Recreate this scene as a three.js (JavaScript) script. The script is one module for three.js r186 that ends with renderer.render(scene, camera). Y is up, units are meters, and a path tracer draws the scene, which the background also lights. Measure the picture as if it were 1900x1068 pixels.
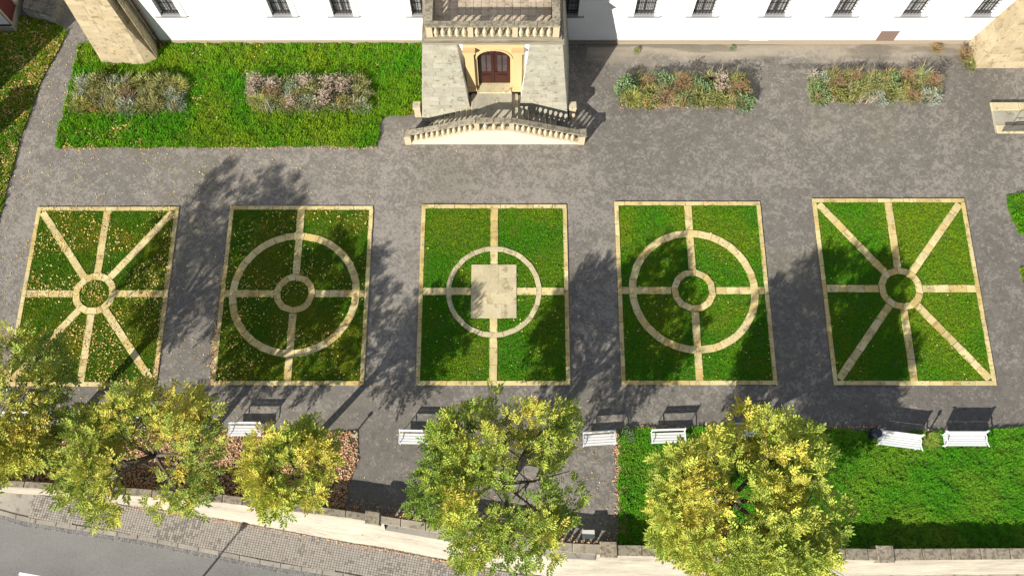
import * as THREE from 'three';
import { mergeGeometries } from 'three/addons/utils/BufferGeometryUtils.js';

// ---------------------------------------------------------------- camera, sky, sun, exposure
const scene = new THREE.Scene();
const camera = new THREE.PerspectiveCamera(36.53, 1024 / 575, 0.5, 3000);
const TILT = THREE.MathUtils.degToRad(18.2);                       // off straight down
camera.position.set(0, 42, 0);
camera.up.set(0, Math.sin(TILT), -Math.cos(TILT));
camera.lookAt(0, 42 - 100 * Math.cos(TILT), -100 * Math.sin(TILT));

const SKY = 0.39;
const SUN = new THREE.Vector3(-0.6 * 0.883, 0.4695, 0.8 * 0.883).normalize();   // 28 degrees up, shadows run up and to the right
{                                                                  // hazy autumn sky with thin cloud, as a computed panorama
  const w = 256, h = 128, d = new Float32Array(w * h * 4);
  const hsh = (i, j) => { let q = Math.imul(i, 374761393) ^ Math.imul(j, 668265263); q = Math.imul(q ^ (q >>> 13), 1274126177); return ((q ^ (q >>> 16)) >>> 0) / 4294967296; };
  const vn = (x, y, p) => { const a = Math.floor(x), b = Math.floor(y), f = x - a, g = y - b, u = f * f * (3 - 2 * f), v = g * g * (3 - 2 * g), m = (k) => ((k % p) + p) % p; return (hsh(m(a), b) * (1 - u) + hsh(m(a + 1), b) * u) * (1 - v) + (hsh(m(a), b + 1) * (1 - u) + hsh(m(a + 1), b + 1) * u) * v; };
  for (let y = 0; y < h; y++) for (let x = 0; x < w; x++) {
    const el = ((y + 0.5) / h - 0.5) * Math.PI, t = Math.max(0, Math.sin(el)), u = x / w, v = y / h, k = (y * w + x) * 4;
    const c = Math.min(1, Math.max(0, (0.55 * vn(u * 12, v * 14, 12) + 0.3 * vn(u * 24, v * 28, 24) + 0.15 * vn(u * 48, v * 56, 48) - 0.42) * 3)), q = Math.pow(t, 0.5);
    const z = [0.58 - 0.36 * q, 0.65 - 0.34 * q, 0.73 - 0.22 * q], g = el < 0 ? 0.35 : 1;
    for (let n = 0; n < 3; n++) d[k + n] = SKY * g * (z[n] * (1 - 0.6 * c) + [0.68, 0.68, 0.68][n] * 0.6 * c);
    d[k + 3] = 1;
  }
  const t = new THREE.DataTexture(d, w, h, THREE.RGBAFormat, THREE.FloatType); t.mapping = THREE.EquirectangularReflectionMapping; t.magFilter = THREE.LinearFilter; t.needsUpdate = true;
  scene.background = t; scene.environment = t;
}
const sun = new THREE.DirectionalLight(new THREE.Color(1, 0.93, 0.82), 4.6);
sun.position.copy(SUN).multiplyScalar(90).add(new THREE.Vector3(0, 0, -14));
sun.target.position.set(0, 0, -14); scene.add(sun, sun.target);
sun.castShadow = true; sun.shadow.mapSize.set(4096, 4096);
Object.assign(sun.shadow.camera, { left: -45, right: 45, top: 40, bottom: -40, near: 1, far: 220 });
const renderer = new THREE.WebGLRenderer({ antialias: true });
renderer.setSize(1024, 575);
renderer.toneMapping = THREE.LinearToneMapping;
renderer.toneMappingExposure = 2.0;
renderer.shadowMap.enabled = true;

// ---------------------------------------------------------------- helpers
function rng(seed) { let a = seed >>> 0; return () => { a = (a + 0x6d2b79f5) | 0; let t = Math.imul(a ^ (a >>> 15), 1 | a); t = (t + Math.imul(t ^ (t >>> 7), 61 | t)) ^ t; return ((t ^ (t >>> 14)) >>> 0) / 4294967296; }; }
const lerp = (a, b, t) => a + (b - a) * t, clamp = (x, a = 0, b = 1) => Math.min(b, Math.max(a, x));
const smooth = (a, b, x) => { const t = clamp((x - a) / (b - a)); return t * t * (3 - 2 * t); };
const V = (x, y, z) => new THREE.Vector3(x, y, z);
function hash2(i, j, s) { let h = Math.imul(i, 374761393) ^ Math.imul(j, 668265263) ^ Math.imul(s + 11, 2147483647 ^ 0x27d4eb2d); h = Math.imul(h ^ (h >>> 13), 1274126177); return ((h ^ (h >>> 16)) >>> 0) / 4294967296; }
function vnoise(x, y, s, px = 1e9, py = 1e9) {                     // value noise with period px, py
  const i = Math.floor(x), j = Math.floor(y), fx = x - i, fy = y - j, u = fx * fx * (3 - 2 * fx), v = fy * fy * (3 - 2 * fy);
  const i0 = ((i % px) + px) % px, i1 = (i0 + 1) % px, j0 = ((j % py) + py) % py, j1 = (j0 + 1) % py;
  const a = hash2(i0, j0, s), b = hash2(i1, j0, s), c = hash2(i0, j1, s), d = hash2(i1, j1, s);
  return a + (b - a) * u + (c - a) * v + (a - b - c + d) * u * v;
}
function fbm(x, y, s, oct, px = 1e9, py = 1e9) { let v = 0, a = 0.5, n = 0; for (let o = 0; o < oct; o++) { v += a * vnoise(x, y, s + o * 17, px, py); n += a; a *= 0.5; x *= 2; y *= 2; px *= 2; py *= 2; } return v / n; }
const toS = (c) => 255 * (c <= 0.0031308 ? 12.92 * c : 1.055 * Math.pow(c, 1 / 2.4) - 0.055);
function tex(w, h, f, srgb = true) {                               // f(u, v) -> linear rgb or a number
  const d = new Uint8Array(w * h * 4);
  for (let y = 0; y < h; y++) for (let x = 0; x < w; x++) {
    const c = f((x + 0.5) / w, (y + 0.5) / h), k = (y * w + x) * 4;
    if (typeof c === 'number') { d[k] = d[k + 1] = d[k + 2] = clamp(c) * 255; } else for (let q = 0; q < 3; q++) d[k + q] = srgb ? toS(clamp(c[q])) : clamp(c[q]) * 255;
    d[k + 3] = 255;
  }
  const t = new THREE.DataTexture(d, w, h, THREE.RGBAFormat);
  t.wrapS = t.wrapT = THREE.RepeatWrapping; t.magFilter = THREE.LinearFilter; t.minFilter = THREE.LinearMipmapLinearFilter; t.generateMipmaps = true;
  if (srgb) t.colorSpace = THREE.SRGBColorSpace;
  t.needsUpdate = true; return t;
}
const rep = (t, sx, sy = sx) => { const c = t.clone(); c.repeat.set(1 / sx, 1 / sy); c.needsUpdate = true; return c; };
const lin = (r, g, b) => new THREE.Color().setRGB(r, g, b);
const std = (o) => new THREE.MeshStandardMaterial({ roughness: 0.9, ...o });

const used = new Map();
function numbered(n) { const k = used.get(n) || 0; used.set(n, k + 1); return k ? n + '_' + String(k).padStart(3, '0') : n; }
function tag(o, label, category, group, kind) { Object.assign(o.userData, { label, category }); if (group) o.userData.group = group; if (kind) o.userData.kind = kind; return o; }
function thing(name, label, category, p = [0, 0, 0], turn = 0, group) { const o = new THREE.Group(); o.name = numbered(name); o.position.set(...p); o.rotation.y = turn; scene.add(o); return tag(o, label, category, group); }
function mesh(name, g, m, parent) { const o = new THREE.Mesh(g, m); o.name = parent ? name : numbered(name); o.castShadow = o.receiveShadow = true; (parent || scene).add(o); return o; }
function struct(name, g, m, parent) { const o = mesh(name, g, m, parent); o.userData.kind = 'structure'; return o; }
function group(name, parent) { const o = new THREE.Group(); o.name = name; parent.add(o); return o; }
const merge = (a) => mergeGeometries(a.map((g) => { const q = g.index ? g.toNonIndexed() : g; for (const k of Object.keys(q.attributes)) if (!['position', 'normal', 'uv'].includes(k)) q.deleteAttribute(k); if (!q.attributes.uv) q.setAttribute('uv', new THREE.BufferAttribute(new Float32Array(q.attributes.position.count * 2), 2)); return q; }));
const box = (w, h, d, x = 0, y = 0, z = 0) => new THREE.BoxGeometry(w, h, d).translate(x, y, z);
function tris(list, uvf) {                                         // list of [a, b, c] Vector3
  const p = [], uv = [];
  for (const t of list) for (const v of t) { p.push(v.x, v.y, v.z); const q = uvf ? uvf(v) : [v.x, v.z]; uv.push(q[0], q[1]); }
  const g = new THREE.BufferGeometry(); g.setAttribute('position', new THREE.Float32BufferAttribute(p, 3)); g.setAttribute('uv', new THREE.Float32BufferAttribute(uv, 2)); g.computeVertexNormals(); return g;
}
const quadT = (a, b, c, d) => [[a, b, c], [a, c, d]];
// one laid stone: corners counter-clockwise seen from outside, standing `up` metres proud, with a worn chamfer
function block(parent, name, mat, cs, up, R, { gap = 0.008, ch = 0.012, jit = 0.004, base = 0.02 } = {}) {
  const n = V().subVectors(cs[1], cs[0]).cross(V().subVectors(cs[3], cs[0])).normalize();
  const c = V(); cs.forEach((q) => c.addScaledVector(q, 0.25));
  const inset = (q, d) => { const r = V().subVectors(c, q); const l = r.length(); return q.clone().addScaledVector(r, Math.min(0.45, d / l)); };
  const J = () => (R() - 0.5) * 2 * jit;
  const low = cs.map((q) => inset(q, gap * 1.4 + R() * jit)), dz = [J(), J(), J(), J()];
  const e1 = V().subVectors(cs[1], cs[0]).normalize(), e2 = V().crossVectors(n, e1), ox = R() * 7, oy = R() * 7;
  const b0 = low.map((q) => q.clone().addScaledVector(n, -base)), b1 = low.map((q, i) => q.clone().addScaledVector(n, up - ch + dz[i]));
  const b2 = low.map((q, i) => inset(q, ch * 1.4).addScaledVector(n, up + dz[i]));
  const L = [];
  for (let i = 0; i < 4; i++) { const j = (i + 1) % 4; L.push(...quadT(b0[i], b0[j], b1[j], b1[i]), ...quadT(b1[i], b1[j], b2[j], b2[i])); }
  L.push(...quadT(b2[0], b2[1], b2[2], b2[3]));
  return mesh(name, tris(L, (v) => [v.dot(e1) + ox, v.dot(e2) + oy]), mat[Math.floor(R() * mat.length)], parent);
}
// courses of blocks over a quadrilateral face: a,b lower edge, d,c upper edge
function courses(parent, name, mat, a, b, c, d, rowH, len, up, R, o) {
  const H = (a.distanceTo(d) + b.distanceTo(c)) / 2, rows = Math.max(1, Math.round(H / rowH));
  const P = (u, v) => V().lerpVectors(V().lerpVectors(a, b, u), V().lerpVectors(d, c, u), v);
  let v0 = 0; const hs = []; for (let i = 0; i < rows; i++) hs.push(0.8 + R() * 0.4); const sum = hs.reduce((p, q) => p + q);
  for (let i = 0; i < rows; i++) {
    const v1 = i === rows - 1 ? 1 : v0 + hs[i] / sum, W = P(0, v0).distanceTo(P(1, v0));
    let u = 0; let k = Math.max(1, Math.round(W / len)); const ws = []; for (let j = 0; j < k; j++) ws.push(0.6 + R() * 0.8); const s = ws.reduce((p, q) => p + q);
    for (let j = 0; j < k; j++) { const u1 = j === k - 1 ? 1 : u + ws[j] / s; block(parent, name, mat, [P(u, v0), P(u1, v0), P(u1, v1), P(u, v1)], up + (R() - 0.5) * 0.008, R, o); u = u1; }
    v0 = v1;
  }
}
function slab(pts, y0, y1) {                                       // horizontal plate; uv in metres (x, -z)
  const s = new THREE.Shape(pts.map(([x, z]) => new THREE.Vector2(x, -z)));
  const g = new THREE.ExtrudeGeometry(s, { depth: y1 - y0, bevelEnabled: false }); g.rotateX(-Math.PI / 2); g.translate(0, y0, 0); return g;
}
function rough(pts, step, amp, seed) {                             // uneven outline of turf
  const out = [];
  pts.forEach((p, i) => { const q = pts[(i + 1) % pts.length], dx = q[0] - p[0], dz = q[1] - p[1], L = Math.hypot(dx, dz), n = Math.max(1, Math.round(L / step));
    for (let k = 0; k < n; k++) { const t = k / n, x = p[0] + dx * t, z = p[1] + dz * t, w = (k ? (fbm(x * 1.7, z * 1.7, seed, 3) - 0.5) * 2 * amp : 0); out.push([x - dz / L * w, z + dx / L * w]); } });
  return out;
}
function inside(x, z, pts) { let c = false; for (let i = 0, j = pts.length - 1; i < pts.length; j = i++) { const [xi, zi] = pts[i], [xj, zj] = pts[j]; if ((zi > z) !== (zj > z) && x < (xj - xi) * (z - zi) / (zj - zi) + xi) c = !c; } return c; }
const along = (xs, x) => { for (let i = 0; i < xs.length - 1; i++) if (x <= xs[i + 1][0]) return lerp(xs[i][1], xs[i + 1][1], (x - xs[i][0]) / (xs[i + 1][0] - xs[i][0])); return xs[xs.length - 1][1]; };
function tube(pts, r0, r1, sides = 7) {                            // tapered bent limb
  const L = [], uvs = []; const rings = pts.map((p, i) => {
    const t = i / (pts.length - 1), d = V().subVectors(pts[Math.min(i + 1, pts.length - 1)], pts[Math.max(i - 1, 0)]).normalize();
    const s = V(0.31, 0.2, 0.93).cross(d).normalize(), q = V().crossVectors(d, s), r = lerp(r0, r1, t);
    return Array.from({ length: sides }, (_, k) => { const a = k / sides * 6.2832; return p.clone().addScaledVector(s, Math.cos(a) * r).addScaledVector(q, Math.sin(a) * r); });
  });
  for (let i = 0; i < rings.length - 1; i++) for (let k = 0; k < sides; k++) { const m = (k + 1) % sides; L.push(...quadT(rings[i][k], rings[i][m], rings[i + 1][m], rings[i + 1][k])); }
  return tris(L, (v) => [v.x * 2 + v.z * 2, v.y]);
}

// ---------------------------------------------------------------- materials
const grainBump = tex(512, 512, (u, v) => 0.5 * vnoise(u * 256, v * 256, 5, 256, 256) + 0.5 * fbm(u * 40, v * 40, 9, 3, 40, 40), false);
const yard = tex(2048, 1024, (u, v) => {                           // 64 m x 32 m of worn asphalt, not repeated inside the frame
  const x = u * 64 - 32, z = -v * 32;
  const big = fbm(x * 0.16, z * 0.16, 21, 3), mid = fbm(x * 0.9 + 3 * big, z * 0.9, 31, 4), fine = fbm(x * 4.2, z * 4.2, 41, 3), grit = hash2(Math.floor(u * 2048), Math.floor(v * 1024), 3);
  const wisp = fbm(x * 2.6 + 2 * mid, z * 3.4, 47, 4), tiny = fbm(x * 11, z * 11, 43, 2);
  const wear = smooth(0.46, 0.68, mid * 0.18 + wisp * 0.36 + tiny * 0.46 + (big - 0.5) * 0.3 + 0.03 * smooth(-3, 6, x));
  let k = 0.128 + (big - 0.5) * 0.05 + (fine - 0.5) * 0.05 + wear * 0.075 + (grit - 0.5) * 0.05;
  if (x < -4) k += 0.012;
  let c = [k * 1.08, k * 0.99, k * 0.87];
  const dust = x > 4.2 ? smooth(-26.9, -27.9, z + (fbm(x * 0.5, z * 1.5, 71, 3) - 0.5) * 1.6) : 0;   // sandy dirt along the wall
  const stain = x > 4.2 ? smooth(0.55, 0.7, fbm(x * 0.35, z * 2.2, 73, 3)) * smooth(-25.9, -26.6, z) * 0.35 : 0;
  const d = [0.3, 0.26, 0.2];
  const moss = smooth(0.62, 0.75, fbm(x * 0.3, z * 0.3, 81, 3)) * 0.25;
  return c.map((q, i) => lerp(lerp(q, d[i], dust * 0.75), [0.13, 0.125, 0.08][i], moss) * (1 - stain));
});
yard.repeat.set(1 / 64, 1 / 32); yard.offset.set(0.5, 0); yard.wrapS = yard.wrapT = THREE.MirroredRepeatWrapping;
const turfMap = tex(512, 512, (u, v) => { const n = fbm(u * 6, v * 6, 3, 5, 6, 6), f = fbm(u * 70, v * 70, 8, 2, 70, 70); const b = smooth(0.5, 0.75, n); return [lerp(0.05, 0.11, b) * (0.6 + 0.8 * f), lerp(0.12, 0.145, b) * (0.6 + 0.8 * f), 0.008 * (0.6 + 0.8 * f)]; });
const soilMap = tex(256, 256, (u, v) => { const n = fbm(u * 30, v * 30, 14, 4, 30, 30); return [0.03 + 0.11 * n, 0.022 + 0.075 * n, 0.014 + 0.045 * n]; });
const stoneMap = tex(512, 512, (u, v) => { const n = fbm(u * 5, v * 5, 51, 5, 5, 5), f = fbm(u * 60, v * 60, 57, 2, 60, 60), s = smooth(0.6, 0.78, fbm(u * 9, v * 9, 61, 4, 9, 9)); const k = 0.62 + 0.42 * n + 0.2 * (f - 0.5); return [k * (1 - 0.35 * s), k * (1 - 0.37 * s), k * (1 - 0.42 * s)]; });
const weatherMap = tex(512, 512, (u, v) => { const n = fbm(u * 4, v * 4, 151, 5, 4, 4), l = smooth(0.4, 0.72, fbm(u * 22, v * 22, 161, 5, 22, 22)), f = fbm(u * 60, v * 60, 157, 2, 60, 60); const k = 0.5 + 0.5 * n + 0.25 * (f - 0.5); return [k * lerp(1, 0.55, l), k * lerp(1, 0.55, l), k * lerp(1, 0.5, l)]; });
const streakMap = tex(1024, 512, (u, v) => { const s = fbm(u * 10, v * 40, 201, 4, 10, 40), n = fbm(u * 6, v * 6, 211, 4, 6, 6), p = smooth(0.6, 0.72, fbm(u * 16, v * 30, 221, 4, 16, 30)), f = fbm(u * 120, v * 60, 231, 2, 120, 60); const k = 0.66 + 0.3 * s + 0.35 * (n - 0.5) + 0.12 * (f - 0.5) - 0.12 * p; return [k, k * 0.955, k * 0.875]; });
const plasterMap = tex(512, 512, (u, v) => { const n = fbm(u * 4, v * 4, 301, 5, 4, 4), f = fbm(u * 90, v * 90, 307, 2, 90, 90); const k = 0.9 + 0.1 * n + 0.05 * (f - 0.5); return [k, k, k]; });
const roadMap = tex(1024, 1024, (u, v) => { const n = fbm(u * 3, v * 9, 401, 4, 3, 9), f = fbm(u * 200, v * 200, 407, 2, 200, 200), h = hash2(Math.floor(u * 1024), Math.floor(v * 1024), 7); const k = 0.175 + 0.07 * (n - 0.5) + 0.06 * (f - 0.5) + 0.04 * (h - 0.5); return [k, k * 0.985, k * 0.95]; });
const barkMap = tex(256, 256, (u, v) => { const n = fbm(u * 20, v * 4, 501, 4, 20, 4); return [0.05 + 0.13 * n, 0.042 + 0.105 * n, 0.034 + 0.08 * n]; });

const M = {
  yard: std({ map: yard, bumpMap: rep(grainBump, 3), bumpScale: 0.012, roughness: 0.95 }),
  ground: std({ map: rep(turfMap, 6), roughness: 1 }),
  turf: std({ map: rep(turfMap, 5), bumpMap: rep(grainBump, 2), bumpScale: 0.03, roughness: 1 }),
  soil: std({ map: rep(soilMap, 2), bumpMap: rep(grainBump, 2), bumpScale: 0.04, roughness: 1 }),
  road: std({ map: rep(roadMap, 8), bumpMap: rep(grainBump, 2), bumpScale: 0.004, roughness: 0.85 }),
  paint: std({ color: lin(0.72, 0.72, 0.7), roughness: 0.7 }),
  concrete: std({ color: lin(0.36, 0.335, 0.29), map: rep(stoneMap, 3), bumpMap: rep(grainBump, 2), bumpScale: 0.004 }),
  plaster: std({ color: lin(0.8, 0.8, 0.795), map: rep(plasterMap, 4), bumpMap: rep(grainBump, 3), bumpScale: 0.003, roughness: 0.92 }),
  plinth: std({ color: lin(0.36, 0.3, 0.22), map: rep(stoneMap, 3), bumpMap: rep(grainBump, 2), bumpScale: 0.006 }),
  ochre: std({ color: lin(0.52, 0.39, 0.2), map: rep(plasterMap, 2), bumpMap: rep(grainBump, 2), bumpScale: 0.003 }),
  wallface: std({ color: lin(0.44, 0.42, 0.375), map: rep(streakMap, 9, 4), bumpMap: rep(streakMap, 9, 4), bumpScale: 0.05, roughness: 0.95 }),
  cream: std({ color: lin(0.56, 0.51, 0.42), map: rep(plasterMap, 3), bumpMap: rep(grainBump, 2), bumpScale: 0.003 }),
  core: std({ color: lin(0.2, 0.175, 0.13), roughness: 1 }),
  frame: std({ color: lin(0.045, 0.035, 0.03), roughness: 0.6 }),
  pane: std({ color: lin(0.34, 0.35, 0.36), roughness: 0.08, metalness: 0.1 }),
  door: std({ color: lin(0.036, 0.007, 0.006), roughness: 0.45 }),
  doorGlass: std({ color: lin(0.06, 0.05, 0.05), roughness: 0.1 }),
  iron: std({ color: lin(0.02, 0.02, 0.022), roughness: 0.5, metalness: 0.3 }),
  white: std({ color: lin(0.6, 0.61, 0.62), roughness: 0.5 }),
  sill: std({ color: lin(0.26, 0.26, 0.27), roughness: 0.6 }),
  pipe: std({ color: lin(0.13, 0.06, 0.035), roughness: 0.45, metalness: 0.4 }),
  bark: std({ map: barkMap, roughness: 1 }),
  bin: std({ color: lin(0.02, 0.026, 0.045), roughness: 0.5 }),
  boxgrey: std({ color: lin(0.5, 0.5, 0.48), roughness: 0.6 }),
  redtin: std({ color: lin(0.1, 0.018, 0.014), roughness: 0.6 }),
  roof: std({ color: lin(0.22, 0.08, 0.045), roughness: 0.9 }),
};
const stones = (list, map, sc = 2, bs = 0.01) => { const m = rep(map, sc), b = rep(grainBump, 1.3); return list.map(([r, g, bb]) => std({ color: lin(r, g, bb), map: m, bumpMap: b, bumpScale: bs, roughness: 0.92 })); };
const S = {
  sand: stones([[0.658, 0.521, 0.226], [0.708, 0.583, 0.277], [0.608, 0.461, 0.176], [0.734, 0.618, 0.318], [0.632, 0.521, 0.251]], stoneMap, 2),
  pale: stones([[0.612, 0.53, 0.33], [0.592, 0.51, 0.32], [0.627, 0.546, 0.35]], stoneMap, 3),
  ashlar: stones([[0.37, 0.352, 0.282], [0.392, 0.375, 0.303], [0.347, 0.334, 0.268], [0.37, 0.359, 0.295]], stoneMap, 2.5, 0.006),
  butt: stones([[0.43, 0.355, 0.225], [0.45, 0.375, 0.245], [0.44, 0.37, 0.24], [0.425, 0.345, 0.215]], stoneMap, 2.5, 0.006),
  rail: stones([[0.394, 0.352, 0.265], [0.365, 0.323, 0.239]], weatherMap, 2),
  railpale: stones([[0.61, 0.514, 0.35], [0.573, 0.488, 0.336]], stoneMap, 2),
  coping: stones([[0.357, 0.314, 0.236], [0.327, 0.286, 0.217], [0.373, 0.321, 0.242]], weatherMap, 2),
  copingpale: stones([[0.406, 0.357, 0.274], [0.374, 0.334, 0.259]], stoneMap, 2),
  tile: stones([[0.425, 0.356, 0.269], [0.402, 0.34, 0.261], [0.449, 0.381, 0.293]], stoneMap, 1.5, 0.002),
  step: stones([[0.423, 0.397, 0.309], [0.384, 0.357, 0.282], [0.444, 0.417, 0.337]], stoneMap, 2),
  kerb: stones([[0.36, 0.33, 0.28], [0.33, 0.3, 0.26], [0.38, 0.35, 0.3]], stoneMap, 2),
  dark: stones([[0.2, 0.19, 0.16], [0.24, 0.22, 0.18], [0.17, 0.165, 0.14]], weatherMap, 2),
  white: stones([[0.6, 0.6, 0.57], [0.5, 0.5, 0.47]], weatherMap, 2),
};
const leafy = (o) => new THREE.MeshStandardMaterial({ roughness: 0.75, side: THREE.DoubleSide, ...o });
M.blade = new THREE.MeshPhysicalMaterial({ color: 0xffffff, roughness: 0.9, specularIntensity: 0.25, side: THREE.DoubleSide });
M.leaf = new THREE.MeshPhysicalMaterial({ color: 0xffffff, roughness: 0.85, specularIntensity: 0.3, transmission: 0.3, thickness: 0, side: THREE.DoubleSide });
M.litter = leafy({ color: 0xffffff, roughness: 0.85 });

// ---------------------------------------------------------------- ground, courtyard, lawns
const STREET = -1.5;
struct('ground', slab([[-400, -400], [400, -400], [400, 400], [-400, 400]], -2.4, -1.75), M.ground);
// inner and outer edge of the wall top, foot of its sloping street face, and the kerb, as z over x
const INNER = [[-34, -4.75], [-21.6, -4.05], [-13.6, -3.55], [-7.6, -2.8], [-6.4, -2.62], [-1.2, -1.87], [2.2, -1.38], [4.4, -1.29], [16.8, -1.12], [23.1, -1.15], [36, -1.2]];
const OUTER = [[-34, -4.45], [-21.6, -3.76], [-13.6, -3.17], [-7.6, -2.48], [-6.4, -2.28], [-1.2, -1.45], [2.2, -1.0], [4.4, -0.82], [16.8, -0.6], [23.1, -0.66], [36, -0.7]];
const FOOT = [[-34, -4.4], [-22.6, -3.66], [-20.5, -3.43], [-16.9, -2.98], [-13.07, -2.37], [-7.6, -1.4], [-6.4, -1.25], [-1.2, -0.28], [2.2, 0.2], [4.4, 0.15], [16.8, 0.05], [23.1, 0.0], [36, 0]];
const KERB = [[-34, -4.1], [-24.85, -2.95], [-23.56, -2.6], [-17.77, -1.74], [-13.94, -1.03], [-11.54, -0.56], [-7.86, -0.02], [0, 1.5], [12, 3.7], [36, 4.2]];
struct('courtyard', slab([[-44, -46], [44, -46], [44, -1.3], ...[...INNER].reverse().map(([x, z]) => [x, z + 0.1]), [-44, -5]], -1.9, 0), M.yard);

const L = {
  upper: [[-24.2, -28.15], [-24.45, -21.7], [-7.25, -21.75], [-7.02, -23.5], [-4.74, -23.8], [-4.74, -28.15]],
  left: [[-24.95, -28.7], [-25.9, -25.8], [-26.42, -21.9], [-26.7, -17.7], [-27.0, -15.5], [-38, -15], [-38, -28.9], [-27.8, -28.9], [-27.75, -30.0], [-27.35, -29.93], [-25.4, -29.36]],
  south: [[5.15, -6.65], [15.4, -6.75], [17.6, -6.5], [20.2, -6.6], [22, -6.45], [24.6, -6.75], [40, -6.9], [40, -1.2], [16.8, -1.12], [4.9, -1.28]],
  litter: [[-36, -6.95], [-24.7, -6.8], [-14.2, -6.6], [-7.45, -6.55], [-7.3, -5.2], [-7.7, -4.1], [-7.85, -2.8], [-13.6, -3.55], [-21.6, -4.05], [-36, -4.8]],
  east: [[25.98, -18.95], [26.0, -17.7], [26.25, -16.75], [38, -16.6], [38, -19.2]],
  east2: [[25.95, -14.9], [25.98, -13.9], [38, -13.5], [38, -15.2]],
};
// tufts of grass: a few bent blades, instanced; the tuft colour comes from a patchy field
function tuftGeo(R, n, h, w, spread) {
  const T = [];
  for (let i = 0; i < n; i++) {
    const a = R() * 6.283, l = h * (0.6 + R() * 0.6), lean = 0.2 + R() * 0.9, d = V(Math.cos(a), 0, Math.sin(a)), s = V(-d.z, 0, d.x), o = V((R() - 0.5) * spread, 0, (R() - 0.5) * spread), ww = w * (0.7 + R() * 0.6);
    const p1 = o.clone().addScaledVector(d, l * lean * 0.35).add(V(0, l * 0.6, 0)), p2 = o.clone().addScaledVector(d, l * lean).add(V(0, l * (1 - lean * 0.25), 0));
    const a0 = o.clone().addScaledVector(s, ww / 2), b0 = o.clone().addScaledVector(s, -ww / 2), a1 = p1.clone().addScaledVector(s, ww / 2.4), b1 = p1.clone().addScaledVector(s, -ww / 2.4);
    T.push([b0, a0, a1], [b0, a1, b1], [b1, a1, p2]);
  }
  return tris(T);
}
const RG = rng(77);
const TUFT = { short: tuftGeo(RG, 10, 0.062, 0.015, 0.12), lush: tuftGeo(RG, 10, 0.15, 0.02, 0.12) };
const qd = new THREE.Quaternion(), mt = new THREE.Matrix4(), UP = V(0, 1, 0), col = new THREE.Color();
function grass(parent, name, geo, bbox, ok, dens, y, R, tint, k = 1, rugged = 0.25) {
  const [x0, z0, x1, z1] = bbox, N = Math.round((x1 - x0) * (z1 - z0) * dens), list = [];
  for (let i = 0; i < N; i++) { const x = lerp(x0, x1, R()), z = lerp(z0, z1, R()); if (ok(x, z)) list.push([x, z]); }
  const im = new THREE.InstancedMesh(geo, M.blade, list.length); im.name = name; im.castShadow = im.receiveShadow = true;
  list.forEach(([x, z], i) => {
    const s = k * (0.65 + R() * 0.7) * lerp(1, 0.3 + 1.4 * smooth(0.25, 0.75, fbm(x * 2.6, z * 3.2, 5, 2)), rugged);
    qd.setFromAxisAngle(UP, R() * 6.283); mt.compose(V(x, y, z), qd, V(s, s, s)); im.setMatrixAt(i, mt);
    const b = clamp((fbm(x * 0.55, z * 0.55, 15, 4) - 0.35) * 2.2 + (R() - 0.5) * 0.3), q = 0.85 + R() * 0.3;
    tint(col, x, z, b, R); col.multiplyScalar(q); im.setColorAt(i, col);
  });
  im.userData.kind = 'stuff'; parent.add(im); return im;
}
const green = (c, x, z, b, R) => { c.setRGB(lerp(0.075, 0.19, b), lerp(0.26, 0.29, b), lerp(0.007, 0.012, b)); };
const autumn = (c, x, z, b, R) => { c.setRGB(lerp(0.085, 0.22, b), lerp(0.21, 0.24, b), lerp(0.006, 0.013, b)); };
const lushT = (c, x, z, b, R) => { c.setRGB(lerp(0.075, 0.19, b), lerp(0.28, 0.33, b), lerp(0.012, 0.024, b)); };
function lawn(name, pts, geo, bbox, dens, seed, tint, k, rugged) {
  const out = rough(pts, 0.22, 0.12, seed), o = struct(name, slab(out, 0.004, 0.035), M.turf);
  grass(o, 'grass', geo, bbox, (x, z) => inside(x, z, out), dens, 0.03, rng(seed), tint, k, rugged); return o;
}
lawn('lawn', L.upper, TUFT.lush, [-24.6, -28.2, -4.6, -21.6], 190, 101, green, 1, 0.5);
lawn('lawn', L.left, TUFT.lush, [-30, -30, -24.9, -15], 110, 103, autumn);
lawn('lawn', L.south, TUFT.lush, [4.9, -7, 26, -1.1], 260, 107, lushT, 0.9, 0.4);
lawn('lawn', L.east, TUFT.lush, [25.8, -19.2, 28.5, -16.5], 150, 109, green, 1, 0.5);
lawn('lawn', L.east2, TUFT.lush, [25.8, -15.2, 28.5, -13.4], 150, 113, green);
struct('soil', slab(rough(L.litter, 0.25, 0.1, 117), 0.004, 0.03), M.soil);

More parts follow.
